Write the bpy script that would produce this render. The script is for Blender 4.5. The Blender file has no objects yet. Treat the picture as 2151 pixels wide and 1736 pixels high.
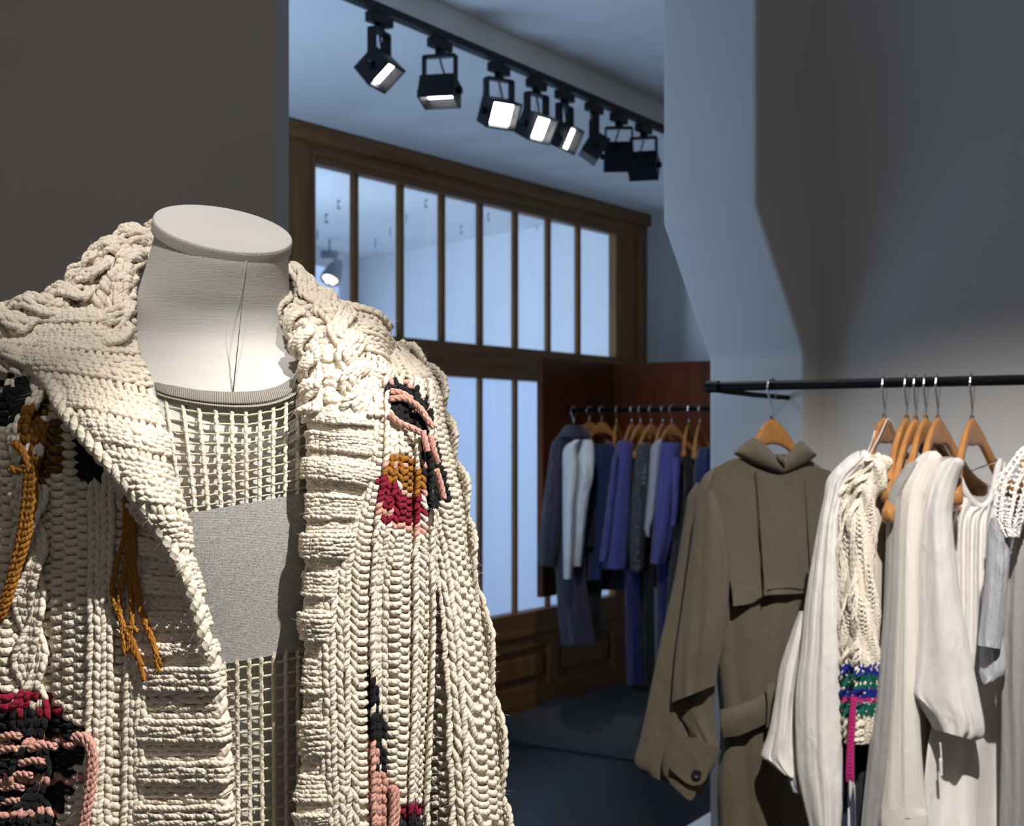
import bpy, math, random
import numpy as np
from mathutils import Vector, Matrix

# ------------------------------------------------------------------ camera
F = 3000.0; CX = 1075.5; HY = 920.0; ZC = 1.35
scene = bpy.context.scene
cam_d = bpy.data.cameras.new('camera'); cam = bpy.data.objects.new('camera', cam_d)
scene.collection.objects.link(cam); scene.camera = cam
cam.location = (0, 0, ZC); cam.rotation_euler = (math.pi/2, 0, 0)
cam_d.sensor_fit = 'HORIZONTAL'; cam_d.sensor_width = 36.0
cam_d.lens = F/2151*36.0
cam_d.shift_y = (HY-868)/2151
cam_d.dof.use_dof = True; cam_d.dof.focus_distance = 1.33; cam_d.dof.aperture_fstop = 13.0
cam_d.clip_start = 0.05

# ------------------------------------------------------------------ world, light, exposure
scene.view_settings.view_transform = 'Standard'; scene.view_settings.look = 'None'
scene.view_settings.gamma = 1.0; scene.view_settings.use_curve_mapping = False
scene.view_settings.exposure = 0.0
world = bpy.data.worlds.new('world'); scene.world = world; world.use_nodes = True
wb = world.node_tree.nodes['Background']
wb.inputs[0].default_value = (0.92, 0.88, 0.84, 1); wb.inputs[1].default_value = 0.20

def area_light(name, loc, target, sx, sy, power, col):
    l = bpy.data.lights.new(name, 'AREA'); l.shape = 'RECTANGLE'; l.size = sx; l.size_y = sy
    l.energy = power; l.color = col
    o = bpy.data.objects.new(name, l); scene.collection.objects.link(o)
    o.location = loc
    o.rotation_euler = (Vector(target)-Vector(loc)).to_track_quat('-Z', 'Y').to_euler()
    return o
def spot_light(name, loc, target, power, angle, blend, radius, col):
    l = bpy.data.lights.new(name, 'SPOT'); l.energy = power; l.spot_size = math.radians(angle)
    l.spot_blend = blend; l.shadow_soft_size = radius; l.color = col
    o = bpy.data.objects.new(name, l); scene.collection.objects.link(o)
    o.location = loc
    o.rotation_euler = (Vector(target)-Vector(loc)).to_track_quat('-Z', 'Y').to_euler()
    return o
WARM = (1.0, 0.95, 0.885)
# daylight through the shop window hidden behind the left wall
area_light('shop_window_daylight', (-1.35, 3.55, 0.9), (-1.0, 4.9, 2.55), 1.3, 1.2, 33, (0.44, 0.66, 1.0))
# daylight of the room beyond the glazed partition
area_light('next_room_daylight', (-2.2, 8.2, 1.6), (1.0, 8.6, 1.4), 2.2, 1.8, 150, (0.58, 0.76, 1.0))
# ceiling track spots on the customers' side, plus one added wall fill
spot_light('spot_on_mannequin', (0.52, 0.55, 2.58), (-0.32, 1.33, 0.74), 228, 28.5, 0.62, 0.012, WARM)
spot_light('soft_spot_above_mannequin', (-0.15, 0.55, 2.60), (-0.29, 1.40, 1.72), 90, 31, 0.8, 0.05, (1.0, 0.95, 0.90))
spot_light('spot_on_near_rail', (0.50, 1.00, 2.60), (0.86, 2.62, 0.70), 350, 50, 0.85, 0.02, (1.0, 0.95, 0.90))
spot_light('spot_on_far_rail', (0.10, 4.55, 2.50), (0.52, 6.2, 1.2), 56, 42, 0.7, 0.03, (1.0, 0.95, 0.88))
spot_light('left_wall_fill', (-0.7, 0.9, 2.6), (-1.0, 2.6, 1.7), 4, 90, 1.0, 0.05, (1.0, 0.92, 0.84))  # unseen fill added only to brighten the left wall, not a track spot
spot_light('spot_on_coat', (-0.1, 1.6, 2.58), (0.66, 2.8, 0.7), 6, 36, 0.8, 0.03, (1.0, 0.92, 0.82))

# ------------------------------------------------------------------ helpers
COL = scene.collection
rng = np.random.default_rng(7)
def P(px, py, d):
    return np.array([(px-CX)/F*d, d, ZC+(HY-py)/F*d])
def PA(a):
    a = np.asarray(a, float)
    return np.stack([(a[..., 0]-CX)/F*a[..., 2], a[..., 2], ZC+(HY-a[..., 1])/F*a[..., 2]], -1)
def proj(p):
    return CX+p[..., 0]/p[..., 1]*F, HY-(p[..., 2]-ZC)/p[..., 1]*F

def link(o, parent=None):
    COL.objects.link(o)
    if parent is not None:
        o.parent = parent
        o.matrix_parent_inverse = parent.matrix_world.inverted()
    return o
def tag(o, label=None, cat=None, group=None, kind=None):
    if label: o['label'] = label
    if cat: o['category'] = cat
    if group: o['group'] = group
    if kind: o['kind'] = kind
    return o
def empty(name, loc=(0, 0, 0)):
    o = bpy.data.objects.new(name, None); o.location = loc; COL.objects.link(o)
    o.empty_display_size = 0.05
    bpy.context.view_layer.update()
    return o
def mesh(name, v, f, mat, parent=None, smooth=True, col=None, uv=None):
    me = bpy.data.meshes.new(name)
    v = np.asarray(v, np.float32).reshape(-1, 3)
    if isinstance(f, np.ndarray):
        k = f.shape[1]; n = len(f)
        me.vertices.add(len(v)); me.vertices.foreach_set('co', v.ravel())
        me.loops.add(n*k); me.loops.foreach_set('vertex_index', f.astype(np.int32).ravel())
        me.polygons.add(n); me.polygons.foreach_set('loop_start', np.arange(0, n*k, k, dtype=np.int32))
        try: me.polygons.foreach_set('loop_total', np.full(n, k, np.int32))
        except Exception: pass
        me.update(calc_edges=True); me.validate()
    else:
        me.from_pydata([tuple(map(float, q)) for q in v], [], f); me.update()
    if smooth:
        me.polygons.foreach_set('use_smooth', np.ones(len(me.polygons), bool))
    if col is not None:
        a = me.color_attributes.new('yarn', 'FLOAT_COLOR', 'POINT')
        c = np.ones((len(v), 4), np.float32); c[:, :3] = col
        a.data.foreach_set('color', c.ravel())
    if uv is not None:
        l = me.uv_layers.new(name='UVMap')
        vi = np.empty(len(me.loops), np.int32); me.loops.foreach_get('vertex_index', vi)
        l.data.foreach_set('uv', np.asarray(uv, np.float32)[vi].ravel())
    if mat: me.materials.append(mat)
    return link(bpy.data.objects.new(name, me), parent)
def grid_faces(m, n, wrap=False):
    i, j = np.meshgrid(np.arange(m-1), np.arange(n if wrap else n-1), indexing='ij')
    i = i.ravel(); j = j.ravel(); j2 = (j+1) % n
    return np.stack([i*n+j, (i+1)*n+j, (i+1)*n+j2, i*n+j2], 1)
def cr(ctrl, N, closed=False):
    """Catmull-Rom along axis 0"""
    c = np.asarray(ctrl, float); n = len(c)
    if closed:
        t = np.arange(N)/N*n
        i = np.floor(t).astype(int); f = (t-i)
        g = lambda k: c[(i+k) % n]
    else:
        t = np.linspace(0, n-1, N); i = np.minimum(np.floor(t).astype(int), n-2); f = t-i
        e = np.concatenate([[2*c[0]-c[1]], c, [2*c[-1]-c[-2]]])
        g = lambda k: e[i+1+k]
    f = f.reshape((-1,)+(1,)*(c.ndim-1))
    p0, p1, p2, p3 = g(-1), g(0), g(1), g(2)
    return 0.5*((2*p1)+(-p0+p2)*f+(2*p0-5*p1+4*p2-p3)*f*f+(-p0+3*p1-3*p2+p3)*f**3)
def dense(ctrl, M, N, cu=False):
    a = cr(ctrl, M)
    return np.swapaxes(cr(np.swapaxes(a, 0, 1), N, cu), 0, 1)
def box(name, c, s, mat, parent=None, rot=None, bevel=0.0, smooth=False):
    """c centre, s full sizes, rot Matrix 3x3 (columns = axes)"""
    x, y, z = [q/2 for q in s]
    v = np.array([[a, b, d] for a in (-x, x) for b in (-y, y) for d in (-z, z)])
    f = [(0, 1, 3, 2), (4, 6, 7, 5), (0, 4, 5, 1), (2, 3, 7, 6), (0, 2, 6, 4), (1, 5, 7, 3)]
    if rot is not None: v = v @ np.asarray(rot).T
    o = mesh(name, v+np.asarray(c, float), f, mat, parent, smooth)
    if bevel:
        b = o.modifiers.new('bevel', 'BEVEL'); b.width = bevel; b.segments = 2
    return o
def prism(name, poly, z0, z1, mat, parent=None):
    n = len(poly)
    v = [(x, y, z0) for x, y in poly]+[(x, y, z1) for x, y in poly]
    f = [tuple(range(n))[::-1], tuple(range(n, 2*n))]+[(i, (i+1) % n, n+(i+1) % n, n+i) for i in range(n)]
    o = mesh(name, v, f, mat, parent, False)
    return o
def frames(pts):
    pts = np.asarray(pts, float)
    t = np.gradient(pts, axis=0); t /= np.linalg.norm(t, axis=1)[:, None]+1e-12
    n = np.zeros_like(t)
    a = np.array([0, -1.0, 0]) if abs(t[0][1]) < .9 else np.array([1.0, 0, 0])
    n[0] = a-t[0]*a.dot(t[0]); n[0] /= np.linalg.norm(n[0])
    for i in range(1, len(t)):
        q = n[i-1]-t[i]*n[i-1].dot(t[i]); n[i] = q/(np.linalg.norm(q)+1e-12)
    return t, n, np.cross(t, n)
def tube_data(pts, r, S=8, caps=True):
    pts = np.asarray(pts, float); K = len(pts)
    r = np.broadcast_to(np.asarray(r, float), (K,))
    t, n, b = frames(pts)
    th = np.arange(S)/S*2*np.pi
    v = pts[:, None]+r[:, None, None]*(np.cos(th)[None, :, None]*n[:, None]+np.sin(th)[None, :, None]*b[:, None])
    L = np.concatenate([[0], np.cumsum(np.linalg.norm(np.diff(pts, axis=0), axis=1))])
    uv = np.stack([np.broadcast_to(th/2/np.pi, (K, S)), np.broadcast_to(L[:, None], (K, S))], -1)
    return v.reshape(-1, 3), grid_faces(K, S, True), uv.reshape(-1, 2)
class MB:
    def __init__(s): s.v = []; s.f = []; s.uv = []; s.c = []; s.n = 0
    def add(s, v, f, uv=None, col=None):
        s.v.append(v); s.f.append(f+s.n); s.n += len(v)
        s.uv.append(np.zeros((len(v), 2)) if uv is None else uv)
        s.c.append(np.ones((len(v), 3))*(np.array([1, 1, 1.]) if col is None else col))
    def tube(s, pts, r, S=8, N=None, col=None):
        if N: pts = cr(pts, N)
        v, f, uv = tube_data(pts, r if np.isscalar(r) else np.interp(np.linspace(0, 1, len(pts)), np.linspace(0, 1, len(r)), r), S)
        s.add(v, f, uv, col)
        for e, c in ((0, pts[0]), (len(pts)-1, pts[-1])):      # end caps
            ids = np.arange(e*S, e*S+S)
            base = s.n-len(v)
            s.v.append(np.array([c])); s.uv.append(np.zeros((1, 2))); s.c.append(np.ones((1, 3))*(np.array([1, 1, 1.]) if col is None else col))
            k = s.n; s.n += 1
            j = np.roll(ids, -1)
            s.f.append(np.stack([ids+base, j+base, np.full(S, k), np.full(S, k)], 1))
    def build(s, name, mat, parent=None, smooth=True):
        f = np.concatenate(s.f)
        # drop doubled corner of cap triangles
        quads = f[f[:, 2] != f[:, 3]]; tris = f[f[:, 2] == f[:, 3]][:, :3]
        me_faces = quads
        v = np.concatenate(s.v)
        if len(tris):
            faces = [tuple(map(int, q)) for q in quads]+[tuple(map(int, q)) for q in tris]
            return mesh(name, v, faces, mat, parent, smooth, np.concatenate(s.c), np.concatenate(s.uv))
        return mesh(name, v, quads, mat, parent, smooth, np.concatenate(s.c), np.concatenate(s.uv))
def copy_part(o, name, parent, offset):
    c = o.copy(); c.name = name; COL.objects.link(c); c.parent = parent
    c.location = Vector(o.location)+Vector(offset); return c

# ------------------------------------------------------------------ materials
MATS = {}
def mat(name, color, rough=0.8, metal=0.0, spec=0.3, sheen=0.0, emit=None, es=0.0):
    m = bpy.data.materials.new(name); m.use_nodes = True
    b = m.node_tree.nodes['Principled BSDF']
    b.inputs['Base Color'].default_value = (*color, 1); b.inputs['Roughness'].default_value = rough
    b.inputs['Metallic'].default_value = metal; b.inputs['Specular IOR Level'].default_value = spec
    if sheen: b.inputs['Sheen Weight'].default_value = sheen; b.inputs['Sheen Roughness'].default_value = 0.6
    if emit: b.inputs['Emission Color'].default_value = (*emit, 1); b.inputs['Emission Strength'].default_value = es
    MATS[name] = m
    return m
class N:
    def __init__(s, m): s.t = m.node_tree; s.b = s.t.nodes['Principled BSDF']
    def new(s, ty, **kw):
        n = s.t.nodes.new(ty)
        for k, v in kw.items(): setattr(n, k, v)
        return n
    def l(s, a, b): s.t.links.new(a, b)
    def math(s, op, a, b=None, c=None):
        n = s.new('ShaderNodeMath', operation=op)
        for i, q in enumerate((a, b, c)):
            if q is None: continue
            if isinstance(q, (int, float)): n.inputs[i].default_value = q
            else: s.l(q, n.inputs[i])
        return n.outputs[0]
    def noise(s, vec, scale, detail=4, rough=0.5):
        n = s.new('ShaderNodeTexNoise'); n.inputs['Scale'].default_value = scale
        n.inputs['Detail'].default_value = detail; n.inputs['Roughness'].default_value = rough
        if vec is not None: s.l(vec, n.inputs['Vector'])
        return n.outputs['Fac']
    def ramp(s, fac, stops):
        n = s.new('ShaderNodeValToRGB'); cr_ = n.color_ramp
        cr_.elements[0].position = stops[0][0]; cr_.elements[0].color = (*stops[0][1], 1)
        cr_.elements[1].position = stops[-1][0]; cr_.elements[1].color = (*stops[-1][1], 1)
        for p, c in stops[1:-1]:
            e = cr_.elements.new(p); e.color = (*c, 1)
        s.l(fac, n.inputs[0]); return n.outputs[0]
    def mapping(s, vec, scale=(1, 1, 1), rot=(0, 0, 0)):
        n = s.new('ShaderNodeMapping'); n.inputs['Scale'].default_value = scale; n.inputs['Rotation'].default_value = rot
        s.l(vec, n.inputs['Vector']); return n.outputs[0]
    def obj(s): return s.new('ShaderNodeTexCoord').outputs['Object']
    def uv(s): return s.new('ShaderNodeTexCoord').outputs['UV']
    def bump(s, h, strength, dist):
        n = s.new('ShaderNodeBump'); n.inputs['Strength'].default_value = strength; n.inputs['Distance'].default_value = dist
        s.l(h, n.inputs['Height']); s.l(n.outputs[0], s.b.inputs['Normal'])
def lum(c, k): return tuple(min(1, q*k) for q in c)
def paint(name, c):
    m = mat(name, c, 0.85, spec=0.2); n = N(m); o = n.obj()
    f = n.noise(o, 1.3, 5); n.l(n.ramp(f, [(0.3, lum(c, .95)), (0.7, lum(c, 1.04))]), n.b.inputs['Base Color'])
    n.bump(n.noise(o, 60, 6), 0.08, 0.004)
    return m
def wood(name, c1, c2, scale=(26, 26, 1.6), rough=0.5, rot=(0, 0, 0)):
    m = mat(name, c1, rough, spec=0.35); n = N(m)
    v = n.mapping(n.obj(), scale, rot)
    f = n.noise(v, 1.0, 6, 0.6); g = n.noise(v, 6.0, 3)
    k = n.math('ADD', n.math('MULTIPLY', f, 0.75), n.math('MULTIPLY', g, 0.25))
    n.l(n.ramp(k, [(0.32, c2), (0.5, c1), (0.68, lum(c1, 1.25))]), n.b.inputs['Base Color'])
    n.bump(g, 0.15, 0.001)
    return m
def cloth(name, c, weave=900, wstr=0.25, wr=0.5, wrinkle=0.35, var=0.1, sheen=0.15, rough=0.9, melange=None):
    m = mat(name, c, rough, spec=0.15, sheen=sheen); n = N(m); o = n.obj()
    wx = n.new('ShaderNodeTexWave'); wx.inputs['Scale'].default_value = weave/6.28; wx.bands_direction = 'X'
    wz = n.new('ShaderNodeTexWave'); wz.inputs['Scale'].default_value = weave/6.28; wz.bands_direction = 'Z'
    n.l(o, wx.inputs['Vector']); n.l(o, wz.inputs['Vector'])
    wv = n.math('MULTIPLY', n.math('ADD', wx.outputs['Fac'], wz.outputs['Fac']), wstr*0.02)
    wa = n.noise(n.mapping(o, (1, 1, .5), (0.0, 0.35, 0.2)), 11, 4, 0.55)
    rid = n.math('POWER', n.math('SUBTRACT', 1.0, n.math('ABSOLUTE', n.math('SUBTRACT', n.math('MULTIPLY', wa, 2.0), 1.0))), 3.0)
    wb_ = n.noise(n.mapping(o, (1, 1, .7)), 38, 4, 0.6)
    wk = n.math('MULTIPLY', n.math('ADD', n.math('MULTIPLY', rid, 0.5), n.math('MULTIPLY', wb_, 0.35)), wrinkle)
    n.bump(n.math('ADD', wv, wk), 0.8, 0.05)
    if melange:
        f = n.noise(n.mapping(o, (500, 500, 1400)), 1.0, 2, .7)
        n.l(n.ramp(f, [(0.30, melange), (0.62, c)]), n.b.inputs['Base Color'])
    else:
        f = n.noise(o, 9, 4)
        n.l(n.ramp(f, [(0.3, lum(c, 1-var)), (0.7, lum(c, 1+var*.5))]), n.b.inputs['Base Color'])
    return m
def yarn(name, ply=1.0):
    m = mat(name, (1, 1, 1), 0.95, spec=0.06, sheen=0.06); n = N(m)
    a = n.new('ShaderNodeAttribute'); a.attribute_name = 'yarn'
    o = n.obj()
    f = n.noise(o, 420, 3, .6)
    mx = n.new('ShaderNodeMix', data_type='RGBA', blend_type='MULTIPLY'); mx.inputs['Factor'].default_value = 1
    n.l(a.outputs['Color'], mx.inputs['A'])
    n.l(n.ramp(f, [(0.25, (.86, .84, .80)), (0.7, (1, 1, 1))]), mx.inputs['B'])
    n.l(mx.outputs['Result'], n.b.inputs['Base Color'])
    sp = n.new('ShaderNodeSeparateXYZ'); n.l(n.uv(), sp.inputs[0])
    ph = n.math('ADD', n.math('ADD', n.math('MULTIPLY', sp.outputs['X'], 4*math.pi), n.math('MULTIPLY', sp.outputs['Y'], 1500.0)), n.math('MULTIPLY', n.noise(o, 160, 2), 5.0))
    s = n.math('ABSOLUTE', n.math('SINE', n.math('MULTIPLY', ph, 0.5)))
    h = n.math('ADD', n.math('MULTIPLY', s, 0.8*ply), n.math('MULTIPLY', n.noise(o, 1300, 2), 0.55))
    n.bump(h, 0.7, 0.0009)
    return m

M_wall = paint('wall_paint', (0.53, 0.52, 0.50)); M_ceil = paint('ceiling_paint', (0.80, 0.80, 0.79))
M_wood = wood('pine_frame', (0.22, 0.102, 0.033), (0.14, 0.058, 0.016)); M_wood_h = wood('pine_frame_h', (0.22, 0.102, 0.033), (0.14, 0.058, 0.016), (1.6, 1.6, 30))
M_screen = wood('mahogany_veneer', (0.10, 0.024, 0.005), (0.045, 0.009, 0.002), (30, 30, 1.2), 0.3)
M_hang = wood('beech_hanger', (0.36, 0.165, 0.055), (0.27, 0.115, 0.036), (40, 40, 12), 0.32)
M_black = mat('black_steel', (0.004, 0.004, 0.006), 0.5, spec=0.12)
M_lampblk = mat('lamp_black', (0.007, 0.008, 0.011), 0.45)
M_chrome = mat('chrome', (0.72, 0.72, 0.74), 0.18, 1.0)
M_lens = mat('lamp_lens', (0.9, 0.9, 0.9), 0.3, emit=(1, .99, .97), es=9.0)
M_lensoff = mat('lamp_glass_off', (0.06, 0.065, 0.08), 0.25)
M_bulb = mat('warm_bulb', (1, .8, .6), 0.3, emit=(1, .72, .5), es=4.0)
M_sky = mat('window_daylight', (0.6, 0.7, 0.9), 0.5, emit=(0.55, 0.72, 1.0), es=0.75)
M_shade = mat('dark_grey_shade', (0.03, 0.035, 0.05), 0.5)
M_floor = wood('dark_floor', (0.030, 0.027, 0.026), (0.018, 0.016, 0.016), (3, 40, 3), 0.42, (0, 0, 0.6))
M_rug = cloth('rug', (0.028, 0.024, 0.022), 500)
M_paper = mat('white_paper', (0.88, 0.87, 0.88), 0.6); M_red = mat('red_print', (0.5, 0.02, 0.03), 0.6)
M_mark = mat('pane_mark', (0.16, 0.20, 0.28), 0.7)
def glass(name, frosted):
    m = bpy.data.materials.new(name); m.use_nodes = True; t = m.node_tree; t.nodes.clear()
    out = t.nodes.new('ShaderNodeOutputMaterial')
    tr = t.nodes.new('ShaderNodeBsdfTransparent'); tr.inputs[0].default_value = (.93, .96, 1, 1)
    tl = t.nodes.new('ShaderNodeBsdfTranslucent'); tl.inputs[0].default_value = (.70, .75, .84, 1)
    df = t.nodes.new('ShaderNodeBsdfDiffuse'); df.inputs[0].default_value = (.7, .74, .8, 1)
    gl = t.nodes.new('ShaderNodeBsdfGlossy'); gl.inputs['Roughness'].default_value = 0.06
    m1 = t.nodes.new('ShaderNodeMixShader'); m2 = t.nodes.new('ShaderNodeMixShader'); m3 = t.nodes.new('ShaderNodeMixShader')
    no = t.nodes.new('ShaderNodeTexNoise'); tc = t.nodes.new('ShaderNodeTexCoord'); mp = t.nodes.new('ShaderNodeMapping')
    mp.inputs['Scale'].default_value = (7, 7, .8); no.inputs['Scale'].default_value = 1.5; no.inputs['Detail'].default_value = 5
    t.links.new(tc.outputs['Object'], mp.inputs[0]); t.links.new(mp.outputs[0], no.inputs['Vector'])
    mr = t.nodes.new('ShaderNodeMapRange'); t.links.new(no.outputs['Fac'], mr.inputs[0])
    mr.inputs[1].default_value = 0.3; mr.inputs[2].default_value = 0.7
    mr.inputs[3].default_value = 0.74 if frosted else 0.04; mr.inputs[4].default_value = 0.92 if frosted else 0.12
    t.links.new(mr.outputs[0], m1.inputs[0]); t.links.new(tr.outputs[0], m1.inputs[1]); t.links.new(tl.outputs[0], m1.inputs[2])
    m2.inputs[0].default_value = 0.12 if frosted else 0.05
    t.links.new(m1.outputs[0], m2.inputs[1]); t.links.new(df.outputs[0], m2.inputs[2])
    m3.inputs[0].default_value = 0.05
    t.links.new(m2.outputs[0], m3.inputs[1]); t.links.new(gl.outputs[0], m3.inputs[2])
    t.links.new(m3.outputs[0], out.inputs[0]); return m
M_glass = glass('clear_pane', False); M_frost = glass('frosted_pane', True)
M_linen = cloth('mannequin_linen', (0.54, 0.53, 0.508), 3000, 0.9, wrinkle=0.02, var=0.04, sheen=0.05)
def linen_slubs():
    n = N(M_linen); o = n.obj()
    a = n.noise(n.mapping(o, (900, 900, 60), (0, 0.5, 0)), 1, 2); b = n.noise(n.mapping(o, (60, 60, 900), (0, 0.5, 0)), 1, 2)
    n.bump(n.math('ADD', a, b), 0.35, 0.0008)
linen_slubs()
M_yarn = yarn('wool_yarn'); M_sheet = mat('wool_backing', (0.66, 0.59, 0.49), 1.0, spec=0.05)
M_cotton = yarn('cotton_cord', 0.8)
M_greymel = cloth('grey_melange', (0.62, 0.61, 0.595), 2600, 0.5, wrinkle=0.01, melange=(0.25, 0.245, 0.235))
M_rib = cloth('grey_rib', (0.33, 0.31, 0.28), 1800, 0.8, wrinkle=0.01, melange=(0.19, 0.175, 0.155))

# ------------------------------------------------------------------ room
W = np.array([0.559, 0.829]); W /= np.linalg.norm(W)            # along the glazed partition, receding
R = np.array([W[1], -W[0]])                                     # along the clothes rails, towards the right
def win_pt(px, off=0.0):
    """point of the partition plane under image column px"""
    b = np.array([-0.0575, 6.75])-R*0+np.array([-R[0], -R[1]])*(-off)*-1
    rho = (px-CX)/F
    t = (rho*b[1]-b[0])/(W[0]-rho*W[1])
    return b+W*t
def zat(py, d): return ZC+(HY-py)/F*d

st = lambda o: tag(o, kind='structure')
st(mesh('floor', [(-6, -1.5, 0), (6, -1.5, 0), (6, 15, 0), (-6, 15, 0), (-6, -1.5, -.1), (6, -1.5, -.1), (6, 15, -.1), (-6, 15, -.1)],
        [(0, 1, 2, 3), (7, 6, 5, 4), (0, 4, 5, 1), (1, 5, 6, 2), (2, 6, 7, 3), (3, 7, 4, 0)], M_floor, None, False))
ZL, ZH = 2.575, 2.655
tA = P(740, 0, (2.55-ZC)*F/920.)[:2]; tB = P(1380, 270, (2.55-ZC)*F/650.)[:2]
tdir = (tB-tA)/np.linalg.norm(tB-tA); tn = np.array([tdir[1], -tdir[0]])
q0 = tA-tdir*6; q1 = tA+tdir*4.6
wl = win_pt(607)-W*3.2; wr = win_pt(1343)+W*0.5
st(prism('ceiling', [tuple(q0), tuple(q1), tuple(wr), tuple(wl), (-4.5, 1.5), (-4.5, -1.5)], ZL, ZL+0.2, M_ceil))
hp = [tuple(q0+tn*0.002), (6, -2), (6, 9), tuple(q1+tn*0.002)]
st(prism('ceiling_high', hp, ZH, ZH+0.12, M_ceil))
# left wall (its end face shows beside the mannequin)
xe = (582-CX)/F*2.6
st(prism('wall_left', [(-4.5, 2.6), (xe, 2.6), (xe, 2.6*1.0533), (-4.5, 2.6*1.0533)], 0, ZL, M_wall))
# right wall and chimney breast with its slanted flue
PD = np.array([0.55, -0.835]); SD = np.array([0.835, 0.55])
A_l = np.array([(1488-CX)/F*3.55, 3.55]); B_l = A_l+PD*0.3315
C_w = B_l+SD*0.061
wdir = R
def wallprism(name, a, b, th, z0, z1, m):
    d = (b-a)/np.linalg.norm(b-a); n = np.array([-d[1], d[0]])
    return st(prism(name, [tuple(a), tuple(b), tuple(b+n*th), tuple(a+n*th)], z0, z1, m))
wallprism('wall_right', C_w-wdir*0.02, C_w+wdir*3.6, 0.15, 0, ZH, M_wall)
def section(shift):
    a = A_l-SD*shift; b = B_l-SD*shift
    return [a, b, C_w+SD*0.25, A_l+SD*0.45]
d_c = 3.35
zs = [(0.0, 0.0), (zat(748, 3.42), 0.0), (zat(462, 3.40), 0.148), (ZH, 0.148)]
v = []
for z, s in zs:
    for q in section(s): v.append((q[0], q[1], z))
f = []
for k in range(3):
    for i in range(4):
        a = k*4+i; b = k*4+(i+1) % 4; f.append((a, b, b+4, a+4))
f += [(3, 2, 1, 0), (12, 13, 14, 15)]
o = st(mesh('wall_chimney', v, f, M_wall, None, False))
bv = o.modifiers.new('bevel', 'BEVEL'); bv.width = 0.012; bv.segments = 3; bv.limit_method = 'ANGLE'; bv.angle_limit = 0.2
# far corner right of the partition
e0 = win_pt(1343)
e1 = e0+R*0.205
wallprism('wall_back', e0+R*0.0, e1, 0.12, 0, ZH, M_wall)
wallprism('wall_back_return', e1, e1+np.array([0.55, -0.835])*2.2, 0.12, 0, ZH, M_wall)

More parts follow.
